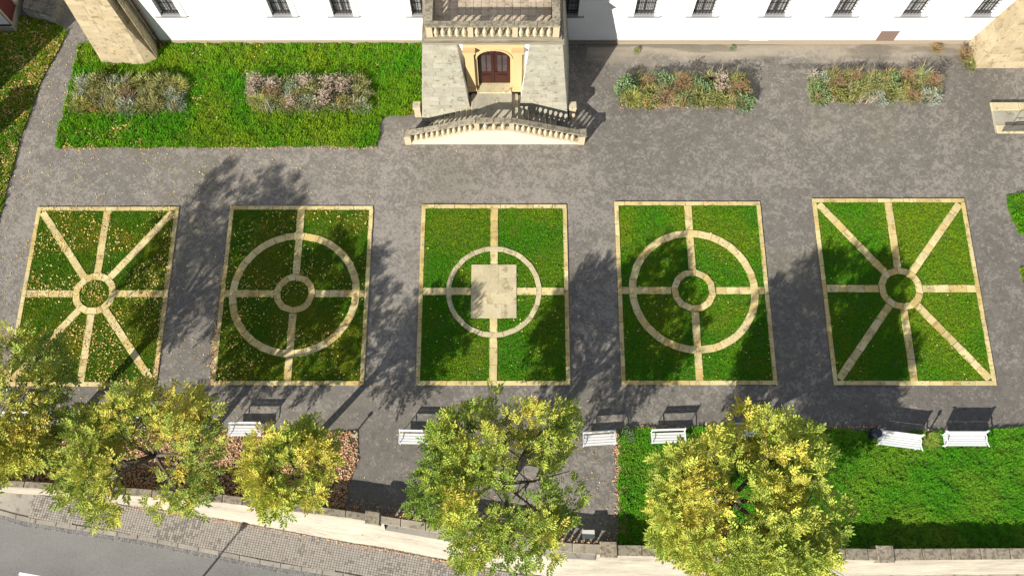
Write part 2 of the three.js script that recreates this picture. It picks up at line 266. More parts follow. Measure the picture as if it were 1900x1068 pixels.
// fallen leaves: folded blades lying at all angles
const FALLEN = (() => { const a = V(-0.5, 0, 0), b = V(0.5, 0.02, 0), c = V(0.02, 0.09, 0.33), d = V(-0.02, 0.07, -0.3), m = V(0, 0.0, 0); return tris([[a, c, m], [m, c, b], [a, m, d], [m, b, d]]); })();
const YEL = [[0.6, 0.42, 0.08], [0.66, 0.5, 0.16], [0.5, 0.3, 0.05], [0.62, 0.5, 0.24], [0.4, 0.24, 0.06]], BRN = [[0.5, 0.26, 0.13], [0.58, 0.35, 0.2], [0.38, 0.18, 0.085], [0.62, 0.43, 0.27], [0.3, 0.15, 0.075], [0.66, 0.48, 0.29]];
function leaves(label, N, pick, pal, y, seed, size = 0.1) {
  const R = rng(seed), list = []; let guard = 0;
  while (list.length < N && guard++ < N * 30) { const p = pick(R); if (p) list.push(p); }
  const im = new THREE.InstancedMesh(FALLEN, M.litter, list.length); im.name = numbered('fallen_leaves'); im.castShadow = im.receiveShadow = true;
  const e = new THREE.Euler();
  list.forEach(([x, z, yy], i) => { const s = size * (0.45 + R() * 0.7); e.set((R() - 0.5) * 0.9, R() * 6.283, (R() - 0.5) * 0.9); qd.setFromEuler(e); mt.compose(V(x, (yy ?? y) + 0.012 + R() * 0.02, z), qd, V(s, s, s)); im.setMatrixAt(i, mt); const c = pal[Math.floor(R() * pal.length)], k = 0.75 + R() * 0.45; im.setColorAt(i, col.setRGB(c[0] * k, c[1] * k, c[2] * k)); });
  scene.add(im); return tag(im, label, 'fallen leaves', null, 'stuff');
}

// ---------------------------------------------------------------- parterres
function parterre(x0, x1, z0, z1, label, build, dens, seed, tint) {
  const t = thing('parterre', label, 'parterre'), R = rng(seed), tests = [];
  const edge = 0.21, y = 0.03;
  mesh('turf', slab([[x0 + 0.03, z0 + 0.03], [x1 - 0.03, z0 + 0.03], [x1 - 0.03, z1 - 0.03], [x0 + 0.03, z1 - 0.03]], 0.004, y), M.turf, t);
  const strip = (ax, az, bx, bz, w, len, mats = S.sand, up = 0.035) => {      // a line of edging stones
    const dx = bx - ax, dz = bz - az, Ln = Math.hypot(dx, dz), ux = dx / Ln, uz = dz / Ln, px = -uz * w / 2, pz = ux * w / 2, n = Math.max(1, Math.round(Ln / len));
    let a = 0; const ws = Array.from({ length: n }, () => 0.65 + R() * 0.7), s = ws.reduce((p, q) => p + q);
    for (let i = 0; i < n; i++) { const b = i === n - 1 ? Ln : a + ws[i] / s * Ln, j = () => 1 + (R() - 0.5) * 0.1;
      const P = (q, sg) => V(ax + ux * q + px * sg * j(), y, az + uz * q + pz * sg * j());
      block(t, 'edging_stone', mats, [P(a, 1), P(b, 1), P(b, -1), P(a, -1)], up + (R() - 0.5) * 0.012, R, { gap: 0.004, ch: 0.008, jit: 0.006 }); a = b; }
    tests.push((x, z) => { const q = (x - ax) * ux + (z - az) * uz, o = Math.abs((x - ax) * -uz + (z - az) * ux); return q > -0.02 && q < Ln + 0.02 && o < w / 2 + 0.025; });
  };
  const ring = (cx, cz, r0, r1, n, up = 0.022, mats = S.sand, ratio = 1) => {
    const off = R() * 0.5, an = Array.from({ length: n }, (_, i) => (i + off + (R() - 0.5) * 0.4) / n * 6.2832); an.push(an[0] + 6.28319);
    for (let i = 0; i < n; i++) { const a = an[i], b = an[i + 1];
      const P = (r, q) => V(cx + Math.cos(q) * r, y, cz + Math.sin(q) * r * ratio);
      block(t, 'edging_stone', mats, [P(r0, a), P(r0, b), P(r1, b), P(r1, a)], up + (R() - 0.5) * 0.012, R, { gap: 0.004, ch: 0.008, jit: 0.006 }); }
    tests.push((x, z) => { const d = Math.hypot(x - cx, (z - cz) / ratio); return d > r0 - 0.025 && d < r1 + 0.025; });
  };
  const e = edge / 2;
  strip(x0, z0 + e, x1, z0 + e, edge, 0.8); strip(x0, z1 - e, x1, z1 - e, edge, 0.8);
  strip(x0 + e, z0 + edge, x0 + e, z1 - edge, edge, 0.8); strip(x1 - e, z0 + edge, x1 - e, z1 - edge, edge, 0.8);
  build({ t, strip, ring, R, tests, y });
  grass(t, 'grass', TUFT.short, [x0 + 0.1, z0 + 0.1, x1 - 0.1, z1 - 0.1], (x, z) => x > x0 + edge - 0.02 && x < x1 - edge + 0.02 && z > z0 + edge - 0.02 && z < z1 - edge + 0.02 && !tests.some((f) => f(x, z)), dens, y - 0.005, R, tint, 1);
  return t;
}
function wheel(cx, cz, x0, x1, z0, z1, r1, w) {
  return ({ strip, ring }) => {
    ring(cx, cz, r1 - 0.34, r1 + 0.01, 14, 0.05);
    const c = [[cx, z0 + 0.22], [cx, z1 - 0.22], [x0 + 0.22, cz], [x1 - 0.22, cz], [x0 + 0.3, z0 + 0.3], [x1 - 0.3, z0 + 0.3], [x0 + 0.3, z1 - 0.3], [x1 - 0.3, z1 - 0.3]];
    for (const [px, pz] of c) { const d = Math.hypot(px - cx, pz - cz), q = (r1 - 0.01) / d; strip(cx + (px - cx) * q, cz + (pz - cz) * q, px, pz, w, 0.62); }
  };
}
function target(cx, cz, x0, x1, z0, z1, R1, r1) {
  return ({ strip, ring }) => {
    ring(cx, cz, r1 - 0.33, r1 + 0.01, 12, 0.052); ring(cx, cz, R1 - 0.37, R1 + 0.01, 34, 0.048);
    for (const [ax, az, bx, bz] of [[cx, cz - r1, cx, z0 + 0.22], [cx, cz + r1, cx, z1 - 0.22], [cx - r1, cz, x0 + 0.22, cz], [cx + r1, cz, x1 - 0.22, cz]]) {
      const d = Math.hypot(bx - ax, bz - az), q0 = (R1 - 0.36 - r1) / d, q1 = (R1 - r1) / d, P = (q) => [lerp(ax, bx, q), lerp(az, bz, q)];
      strip(...P(0), ...P(q0), 0.38, 0.6); if (q1 < 0.97) strip(...P(q1), ...P(1), 0.38, 0.6);
    }
  };
}
parterre(-24.8, -17.4, -18.25, -8.75, 'leftmost parterre, leaf-strewn grass with eight stone spokes around a small ring, partly under a tree', wheel(-21.12, -13.49, -24.8, -17.4, -18.25, -8.75, 1.1, 0.37), 300, 201, autumn);
parterre(-14.74, -7.25, -18.3, -8.8, 'second parterre from the left, shaded grass with a large and a small stone ring', target(-11.0, -13.49, -14.74, -7.25, -18.3, -8.8, 3.3, 1.05), 300, 203, autumn);
parterre(-4.72, 2.86, -18.38, -8.8, 'middle parterre with a pale square stone slab inside a thin stone ring', ({ t, strip, ring, R, tests, y }) => {
  const cx = -0.92, cz = -13.62, sx = 1.15, sz = 1.42;
  ring(cx, cz, 2.17, 2.43, 26, 0.045, S.pale);
  for (const [ax, az, bx, bz, hit] of [[cx, cz - sz, cx, -18.16, 1], [cx, cz + sz, cx, -9.02, 1], [cx - sx, cz, -4.5, cz, 1], [cx + sx, cz, 2.64, cz, 1]]) {
    const d = Math.hypot(bx - ax, bz - az), s = Math.abs(bx - ax) > 0.1 ? sx : sz, q0 = (2.17 - s) / d, q1 = (2.43 - s) / d, P = (q) => [lerp(ax, bx, q), lerp(az, bz, q)];
    strip(...P(0), ...P(q0), 0.39, 0.8); strip(...P(q0), ...P(q1), 0.39, 0.8); strip(...P(q1), ...P(1), 0.39, 0.8);
  }
  courses(t, 'paving_slab', S.pale, V(cx - sx, y, cz + sz), V(cx + sx, y, cz + sz), V(cx + sx, y, cz - sz), V(cx - sx, y, cz - sz), 0.7, 1.1, 0.06, R, { gap: 0.002, ch: 0.004, jit: 0.002 });
  tests.push((x, z) => Math.abs(x - cx) < sx - 0.02 && Math.abs(z - cz) < sz - 0.02);
}, 300, 205, green);
parterre(5.36, 13.0, -18.55, -8.82, 'second parterre from the right, bright grass with a large and a small stone ring', target(9.2, -13.66, 5.36, 13.0, -18.55, -8.82, 3.28, 1.13), 300, 207, green);
parterre(15.74, 23.72, -18.72, -8.8, 'rightmost parterre, bright grass with eight stone spokes around a small ring', wheel(19.7, -13.76, 15.74, 23.72, -18.72, -8.8, 1.13, 0.39), 300, 209, green);

const inPoly = (pts, bb, f) => (R) => { const x = lerp(bb[0], bb[2], R()), z = lerp(bb[1], bb[3], R()); return inside(x, z, pts) && (!f || R() < f(x, z)) ? [x, z] : null; };
const rect = (x0, z0, x1, z1, f) => (R) => { const x = lerp(x0, x1, R()), z = lerp(z0, z1, R()); return !f || R() < f(x, z) ? [x, z] : null; };
const clump = (x, z) => smooth(0.3, 0.7, fbm(x * 0.8, z * 0.8, 91, 3));
leaves('yellow fallen leaves sprinkled over the leftmost parterre', 2300, rect(-24.7, -18.2, -17.5, -8.8, clump), YEL, 0.07, 301, 0.1);
leaves('yellow fallen leaves sprinkled over the second parterre from the left', 1300, rect(-14.7, -18.2, -7.3, -8.8, (x, z) => clump(x, z) * (x < -10 ? 1 : 0.6)), YEL, 0.07, 303, 0.1);
leaves('leaf drift along the left border of the second parterre from the left', 420, rect(-15.1, -16, -14.4, -8.8, (x, z) => Math.exp(-(((x + 14.72) / 0.13) ** 2)) * smooth(-16.5, -11, z)), [...YEL, ...BRN], 0.05, 333, 0.09);
leaves('leaf drift along the right border and spokes of the leftmost parterre', 420, (R) => { const k = R(); return k < 0.5 ? [-17.5 + (R() - 0.5) * 0.3, lerp(-15, -8.9, R())] : [-21.12 + (R() - 0.5) * 0.6, lerp(-18, -9, R())]; }, [...YEL, ...BRN], 0.06, 335, 0.09);
leaves('scattered pale fallen leaves on the middle parterre', 150, rect(-4.6, -18.2, 2.8, -8.8, (x, z) => smooth(-18, -9, z)), YEL, 0.07, 305, 0.09);
leaves('scattered pale fallen leaves on the second parterre from the right', 170, rect(5.4, -18.4, 12.9, -8.8, (x, z) => smooth(-18, -9, z)), YEL, 0.07, 307, 0.09);
leaves('few pale fallen leaves on the rightmost parterre', 90, rect(15.8, -18.4, 23.6, -8.8, (x, z) => smooth(-18, -9, z)), YEL, 0.07, 309, 0.09);
leaves('yellow fallen leaves on the left lawn beside the path', 5200, inPoly(L.left, [-29, -29.9, -25, -15.4], (x, z) => 0.3 + 0.7 * clump(x, z)), [...YEL, ...YEL, BRN[0], BRN[1]], 0.07, 311, 0.11);
leaves('yellow fallen leaves on the upper lawn, thickest at its left end', 2600, inPoly(L.upper, [-24.4, -28.1, -4.8, -21.7], (x, z) => clump(x, z) * (0.06 + 0.94 * smooth(-15, -24, x))), YEL, 0.08, 313, 0.1);
leaves('yellow fallen leaves sprinkled over the left of the asphalt yard and path', 3000, rect(-27, -28.5, 4, -6.5, (x, z) => (0.06 + 0.94 * smooth(-6, -22, x)) * (0.35 + clump(x, z)) * (inside(x, z, L.upper) ? 0 : 1)), YEL, 0.0, 315, 0.085);
leaves('orange brown leaf litter covering the bed under the left trees', 19000, inPoly(L.litter, [-27, -7, -7.2, -2.7]), BRN, 0.03, 317, 0.12);
leaves('orange leaf litter lining the edge between asphalt and the right lower lawn', 1300, rect(4.75, -6.6, 5.55, -1.35, (x, z) => Math.exp(-(((x - 5.12) / 0.2) ** 2))), BRN, 0.02, 319, 0.1);
leaves('orange leaf litter along the garden edge of the right lower lawn', 420, rect(5.2, -6.95, 18, -6.55, (x, z) => Math.exp(-(((z + 6.72) / 0.09) ** 2)) * (0.3 + clump(x, z))), BRN, 0.04, 321, 0.1);
leaves('sparse fallen leaves on the asphalt between benches and street wall', 420, rect(-7, -6.6, 5, -1.6, (x, z) => 0.4 + clump(x, z)), [...YEL, BRN[1]], 0.0, 323, 0.09);
leaves('brown leaf litter along the lower edge of the upper lawn', 520, rect(-24.4, -21.95, -7.2, -21.5, (x, z) => Math.exp(-(((z + 21.7) / 0.1) ** 2)) * (0.3 + clump(x, z))), [...BRN, YEL[0]], 0.02, 325, 0.085);
leaves('orange leaf litter along the front edge of the left asphalt bed', 420, rect(5.8, -24.45, 13.0, -23.9, (x, z) => Math.exp(-(((z + 24.17) / 0.12) ** 2)) * (0.3 + clump(x, z))), BRN, 0.03, 331, 0.08);
leaves('leaf litter drifted behind the street wall and its balustrade', 900, (R) => { const x = lerp(-8, 5, R()); return [x, along(INNER, x) - 0.02 - R() * R() * 0.7]; }, BRN, 0.0, 327, 0.1);
leaves('leaf litter at the foot of the street wall on the pavement', 800, (R) => { const x = lerp(-22, -1, R()); return R() < 0.2 + clump(x, 3) ? [x, along(FOOT, x) + 0.03 + R() * R() * 0.18] : null; }, BRN, STREET + 0.03, 329, 0.08);

// ---------------------------------------------------------------- street: pavement, kerb, road
{
  const pv = struct('pavement', slab([...FOOT.map(([x, z]) => [x, z - 0.5]), ...[...KERB].reverse().map(([x, z]) => [x, z + 0.08])], -2.0, STREET - 0.035), M.concrete);
  const R = rng(401), ang = 0.175, ux = Math.cos(ang), uz = Math.sin(ang), list = [], pw = 0.13, pd = 0.11;
  for (let i = -25; i < 260; i++) for (let j = -65; j < 65; j++) {
    const a = i * pw , b = j * pd, x = -26 + ux * a - uz * b, z = -2.6 + uz * a + ux * b;
    if (x < -23.4 || x > 3 || z < along(FOOT, x) + 0.02 || z > along(KERB, x) - 0.06) continue; list.push([x, z]);
  }
  const g = block(new THREE.Group(), 'paver', [M.concrete], [V(-pw / 2, 0, pd / 2), V(pw / 2, 0, pd / 2), V(pw / 2, 0, -pd / 2), V(-pw / 2, 0, -pd / 2)], 0.035, R, { gap: 0.006, ch: 0.006, jit: 0 }).geometry;
  const im = new THREE.InstancedMesh(g, std({ roughness: 0.9, bumpMap: rep(grainBump, 1), bumpScale: 0.004 }), list.length); im.name = 'paver'; im.userData.kind = 'stuff'; im.castShadow = im.receiveShadow = true;
  list.forEach(([x, z], i) => { qd.setFromAxisAngle(UP, -ang + (R() - 0.5) * 0.02); mt.compose(V(x, STREET - 0.037 + R() * 0.006, z), qd, V(1, 1, 1)); im.setMatrixAt(i, mt);
    const d = R() < 0.05 + 0.3 * smooth(0.55, 0.65, fbm(x * 0.9, z * 0.9, 33, 3)) ? 0.66 : 1, k = (0.27 + R() * 0.06) * d; im.setColorAt(i, col.setRGB(k * 1.05, k * 0.96, k * 0.85)); });
  pv.add(im);
  const kerb = group('kerb', pv), gut = [], RK = rng(405);
  for (let x = -28; x < 14; x += 1.0) { const z0 = along(KERB, x), z1 = along(KERB, x + 1); block(kerb, 'kerb_stone', S.kerb, [V(x, STREET - 0.12, z0 + 0.16), V(x + 1, STREET - 0.12, z1 + 0.16), V(x + 1, STREET - 0.12, z1 - 0.04), V(x, STREET - 0.12, z0 - 0.04)], 0.125, RK, { gap: 0.008, ch: 0.015, base: 0.2 }); }
  for (let x = -28; x < 8; x += 0.115) for (let r = 0; r < 2; r++) { const z = along(KERB, x) + 0.235 + r * 0.12; gut.push([x + (r ? 0.05 : 0), z]); }
  const sg = block(new THREE.Group(), 'sett', [M.concrete], [V(-0.055, 0, 0.055), V(0.055, 0, 0.055), V(0.055, 0, -0.055), V(-0.055, 0, -0.055)], 0.03, RK, { gap: 0.008, ch: 0.012, jit: 0.004 }).geometry;
  const sm = new THREE.InstancedMesh(sg, std({ roughness: 0.9 }), gut.length); sm.name = 'gutter_setts'; sm.userData.kind = 'stuff'; sm.castShadow = sm.receiveShadow = true;
  gut.forEach(([x, z], i) => { qd.setFromAxisAngle(UP, -0.2 + (RK() - 0.5) * 0.2); mt.compose(V(x, STREET - 0.145 + RK() * 0.006, z), qd, V(1, 1, 1)); sm.setMatrixAt(i, mt); const k = 0.09 + RK() * 0.16; sm.setColorAt(i, col.setRGB(k, k * 0.97, k * 0.92)); });
  pv.add(sm);
  struct('road', slab([...KERB.map(([x, z]) => [x, z + 0.12]), [44, 13], [-44, 5]], -2.0, STREET - 0.12), M.road);
  struct('road_marking', slab([[-23.45, -0.12], [-20.5, 0.36], [-20.53, 0.5], [-23.48, 0.02]], STREET - 0.119, STREET - 0.115), M.paint);
}

// ---------------------------------------------------------------- street wall with balustrade
{
  const t = thing('retaining_wall', 'long weathered street wall with sloping pale face, stone coping, low piers and a balustrade stretch', 'wall'), R = rng(501);
  const xs = [...new Set([...INNER, ...FOOT].map((p) => p[0]))].sort((a, b) => a - b), fine = [];
  for (let i = 0; i < xs.length - 1; i++) { const n = Math.max(1, Math.round((xs[i + 1] - xs[i]) / 0.5)); for (let k = 0; k < n; k++) fine.push(lerp(xs[i], xs[i + 1], k / n)); } fine.push(36);
  const open = (x) => x > -6.1 && x < 4.05, top = (x) => (open(x) ? 0.1 : 0.7), F = [], C = [];
  for (let i = 0; i < fine.length - 1; i++) {
    const x = fine[i], X = fine[i + 1], xm = (x + X) / 2, h = top(xm), n = 6;
    const s0 = (0.7 - h) / 2.3, P = (q, k) => { const s = lerp(s0, 1, k), z0 = along(OUTER, q) - 0.05, z1 = along(FOOT, q), w = (fbm(q * 1.5, s * 4, 61, 4) - 0.5) * 0.09 * (k > 0.02 ? 1 : 0); return V(q, lerp(0.7, STREET - 0.1, s), lerp(z0, z1, s) + w); };
    for (let k = 0; k < n; k++) F.push(...quadT(P(x, (k + 1) / n), P(X, (k + 1) / n), P(X, k / n), P(x, k / n)));
    const A = (q, y, e) => V(q, y, e === INNER ? along(e, q) + 0.05 : P(q, 0).z);
    C.push(...quadT(A(x, h, OUTER), A(X, h, OUTER), A(X, h, INNER), A(x, h, INNER)), ...quadT(A(X, -0.3, INNER), A(x, -0.3, INNER), A(x, h, INNER), A(X, h, INNER)));
  }
  mesh('wall_face', tris(F, (v) => [v.x, v.y * 1.4 + v.z * 0.4]), M.wallface, t);
  mesh('wall_back', tris(C, (v) => [v.x, v.y + v.z]), M.concrete, t);
  for (let x = -34; x < 36;) { let X = x + 0.9 + R() * 0.5; if (x < -6.4 && X > -6.7) X = -6.68; if (x < 4 && X > 4.0) X = 4.0; if (x < 16.6 && x > 5 && X > 16.4) X = 16.5;
    block(t, 'coping_stone', open((x + X) / 2) ? S.copingpale : S.coping, [V(x, 0.7, along(OUTER, x)), V(X, 0.7, along(OUTER, X)), V(X, 0.7, along(INNER, X)), V(x, 0.7, along(INNER, x))], 0.21, R, { gap: 0.006, ch: 0.02, jit: 0.008, base: 0.0 });
    x = X; if (Math.abs(x + 6.68) < 1e-6) x = -6.06; if (Math.abs(x - 4) < 1e-6) x = 4.72; if (Math.abs(x - 16.5) < 1e-6) x = 17.2; }
  for (const [x0, x1] of [[-6.68, -6.06], [4.0, 4.72], [16.5, 17.2]]) {
    const p = group('pier', t), zi = (x) => along(INNER, x) - 0.14, zo = (x) => along(OUTER, x) + 0.1, q = [[x0, zo(x0)], [x1, zo(x1)], [x1, zi(x1)], [x0, zi(x0)]];
    mesh('pier_body', slab(q.map(([x, z]) => [x, z]), -0.5, 0.86), S.copingpale[1], p);
    block(p, 'pier_cap', S.coping, q.map(([x, z]) => V(lerp(x, (x0 + x1) / 2, -0.08), 0.862, z)), 0.12, R, { gap: 0, ch: 0.025, base: 0 });
  }
  const prof = [[0.07, 0], [0.09, 0.04], [0.06, 0.07], [0.05, 0.12], [0.11, 0.26], [0.1, 0.32], [0.055, 0.46], [0.05, 0.5], [0.085, 0.54], [0.085, 0.6]].map(([r, y]) => new THREE.Vector2(r, y)), bal = new THREE.LatheGeometry(prof, 10);
  for (let x = -5.82; x < 3.9; x += 0.31) mesh('baluster', bal, S.copingpale[0], t).position.set(x, 0.1, (along(INNER, x) + along(OUTER, x)) / 2);
}

// ---------------------------------------------------------------- long white building
const WZ = -28.2;
const winX = [[-18.11, 1.05], [-12.2, 1.05], [-8.95, 1.05], [-4.78, 1.05], [2.95, 1.1], [7.02, 1.1], [10.1, 1.1], [13.95, 1.1], [17.52, 1.1], [21.2, 1.1], [24.93, 1.1], [29, 1.1], [32.7, 1.1]];
{
  const t = thing('white_building', 'long white plastered building with barred windows and a low beige plinth', 'building'), y0 = 2.52, wh = 2.0;
  const s = new THREE.Shape([[-22.3, 0], [42, 0], [42, 9.5], [-22.3, 9.5]].map(([x, y]) => new THREE.Vector2(x, y)));
  for (const [x, w] of winX) s.holes.push(new THREE.Path([[x - w / 2, y0], [x - w / 2, y0 + wh], [x + w / 2, y0 + wh], [x + w / 2, y0]].map(([a, b]) => new THREE.Vector2(a, b))));
  mesh('wall', new THREE.ExtrudeGeometry(s, { depth: 0.6, bevelEnabled: false }).translate(0, 0, WZ - 0.6), M.plaster, t);
  mesh('side_wall', merge([box(0.5, 9.5, 12, -22.05, 4.75, WZ - 6.602), box(0.5, 9.5, 12, 41.75, 4.75, WZ - 6.602), box(64.3, 9.5, 0.5, 9.85, 4.75, WZ - 12.9)]), M.plaster, t);
  mesh('plinth', merge([box(17.6, 0.3, 0.05, -13.5, 0.15, WZ + 0.026), box(39.5, 0.3, 0.07, 22.25, 0.15, WZ + 0.036)]), M.plinth, t);
  const rf = (() => { const a = V(-22.9, 9.5, WZ + 0.6), b = V(42.6, 9.5, WZ + 0.6), c = V(42.6, 9.5, WZ - 13.7), d = V(-22.9, 9.5, WZ - 13.7), e = V(-17, 13.5, WZ - 6.5), f = V(37, 13.5, WZ - 6.5); return tris([...quadT(a, b, f, e), ...quadT(c, d, e, f), [d, a, e], [b, c, f], ...quadT(d, c, b, a)]); })();
  mesh('roof', rf, M.roof, t);
  const grilleG = (w) => { const g = []; for (let i = 1; i < 6; i++) g.push(box(0.026, wh, 0.026, -w / 2 + w * i / 6, y0 + wh / 2, 0)); for (let k = 0; k < 8; k++) g.push(box(w, 0.026, 0.02, 0, y0 + 0.12 + k * 0.25, 0.012)); return merge(g); };
  const frameG = (w) => merge([box(0.07, wh, 0.07, -w / 2 + 0.036, y0 + wh / 2, 0), box(0.07, wh, 0.07, w / 2 - 0.036, y0 + wh / 2, 0), box(0.09, wh - 0.16, 0.075, 0, y0 + wh / 2, 0), box(w - 0.146, 0.08, 0.07, 0, y0 + 0.041, 0), box(w - 0.146, 0.08, 0.07, 0, y0 + wh - 0.041, 0), box(w - 0.15, 0.04, 0.05, 0, y0 + wh * 0.36, 0), box(w - 0.15, 0.04, 0.05, 0, y0 + wh * 0.68, 0)]);
  const surG = (w) => merge([box(0.3, wh + 0.34, 0.035, -w / 2 - 0.153, y0 + wh / 2 + 0.17, 0), box(0.3, wh + 0.34, 0.035, w / 2 + 0.153, y0 + wh / 2 + 0.17, 0), box(w + 0.006, 0.3, 0.035, 0, y0 + wh + 0.153, 0)]);
  const G = new Map(); const get = (k, f) => { if (!G.has(k)) G.set(k, f()); return G.get(k); };
  for (const [x, w] of winX) {
    const n = group('window', t); n.position.set(x, 0, 0);
    mesh('surround', get('s' + w, () => surG(w)), M.plaster, n).position.z = WZ + 0.0185;
    mesh('frame', get('f' + w, () => frameG(w)), M.frame, n).position.z = WZ - 0.3;
    mesh('pane', get('p' + w, () => box(w - 0.02, wh - 0.02, 0.01, 0, y0 + wh / 2, 0)), M.pane, n).position.z = WZ - 0.31;
    mesh('grille', get('g' + w, () => grilleG(w)), M.iron, n).position.z = WZ - 0.1;
    mesh('sill', get('l' + w, () => merge([box(w + 0.66, 0.045, 0.13, 0, y0 - 0.024, 0.066), box(w - 0.004, 0.03, 0.34, 0, y0 + 0.016, -0.17)])), M.sill, n).position.z = WZ;
  }
  mesh('wall_panel', box(1.05, 0.55, 0.03, 13.72, 0.58, WZ + 0.016), M.plaster, t);
  mesh('hatch', merge([box(1.0, 0.85, 0.05, 20.7, 0.72, WZ + 0.026), box(0.03, 0.85, 0.02, 20.7, 0.72, WZ + 0.056)]), std({ color: lin(0.17, 0.115, 0.095), roughness: 0.7 }), t);
  const dp = thing('downpipe', 'red brown downpipe in the corner between left buttress and white wall', 'pipe');
  mesh('pipe', new THREE.CylinderGeometry(0.07, 0.07, 8.6, 10).translate(-19.55, 4.75, WZ + 0.16), M.pipe, dp);
  mesh('outlet', tube([V(-19.55, 0.5, WZ + 0.16), V(-19.55, 0.3, WZ + 0.2), V(-19.53, 0.16, WZ + 0.38)], 0.075, 0.075, 10), M.pipe, dp);
  for (const y of [1.2, 3.2, 5.2]) mesh('bracket', new THREE.TorusGeometry(0.082, 0.016, 6, 14).rotateX(Math.PI / 2).translate(-19.55, y, WZ + 0.16), M.iron, dp);
}

// ---------------------------------------------------------------- corner buttresses of the building
{
  const R = rng(601);
  const left = thing('buttress', 'tall sloping sandstone buttress at the left end of the white building', 'buttress', [0, 0, 0], 0);
  const H = 9, zt = (h) => -26.82 - 0.115 * h, A = (h) => V(-22.68 + 0.03 * h, h, zt(h) - 0.06), B = (h) => V(-20.26 + 0.03 * h, h, zt(h) + 0.02);
  const C = (h) => V(lerp(-19.6, B(3).x, clamp(h / 3)), h, lerp(-27.1, B(3).z, clamp(h / 3))), D = (h) => V(-19.82, h, WZ - 0.002), E = (h) => V(-22.6, h, WZ - 0.002);
  const q = [];
  for (const [a, b] of [[A, B], [C, D], [E, A]]) for (let k = 0; k < 3; k++) { const h0 = k * 3, h1 = k * 3 + 3; q.push(...quadT(a(h0), b(h0), b(h1), a(h1))); }
  q.push([B(0), C(0), B(3)], ...quadT(A(9), B(9), D(9), E(9)));
  mesh('core', tris(q, (v) => [v.x + v.z, v.y]), S.butt[0], left);
  courses(left, 'stone', S.butt, A(0), B(0), B(H), A(H), 0.42, 0.95, 0.012, R, { gap: 0.002, ch: 0.004, jit: 0.002 });
  const c0 = B(0), c1 = C(0), c2 = V().lerpVectors(C(0), B(3), 0.8), c3 = V().lerpVectors(B(0), B(3), 0.8);
  courses(left, 'stone', S.butt, c0, c1, c2, c3, 0.5, 0.9, 0.014, R, { gap: 0.005, ch: 0.007, jit: 0.003 });
  courses(left, 'stone', S.butt, C(0), D(0), D(H), B(H).clone().setX(C(9).x), 0.42, 0.8, 0.01, R, { gap: 0.005, ch: 0.007, jit: 0.003 });
  const right = thing('buttress', 'sloping pale sandstone buttress at the right edge, behind dry weeds', 'buttress');
  const a = (h) => V(25.5 + 0.17 * h, h, -26.6 - 0.15 * h), b = (h) => V(29.2, h, -26.6 - 0.15 * h), c = (h) => V(25.42 + 0.17 * h, h, WZ + 0.001), d = (h) => V(29.2, h, WZ + 0.001);
  mesh('core', tris([...quadT(a(0), b(0), b(H), a(H)), ...quadT(c(0), a(0), a(H), c(H)), ...quadT(b(0), d(0), d(H), b(H)), ...quadT(a(H), b(H), d(H), c(H))], (v) => [v.x + v.z, v.y]), S.butt[1], right);
  courses(right, 'stone', S.butt, a(0), b(0), b(H), a(H), 0.55, 1.3, 0.014, R, { gap: 0.005, ch: 0.007, jit: 0.003 });
  courses(right, 'stone', S.butt, c(0), a(0), a(H), c(H), 0.55, 0.8, 0.014, R, { gap: 0.005, ch: 0.007, jit: 0.003 });
}

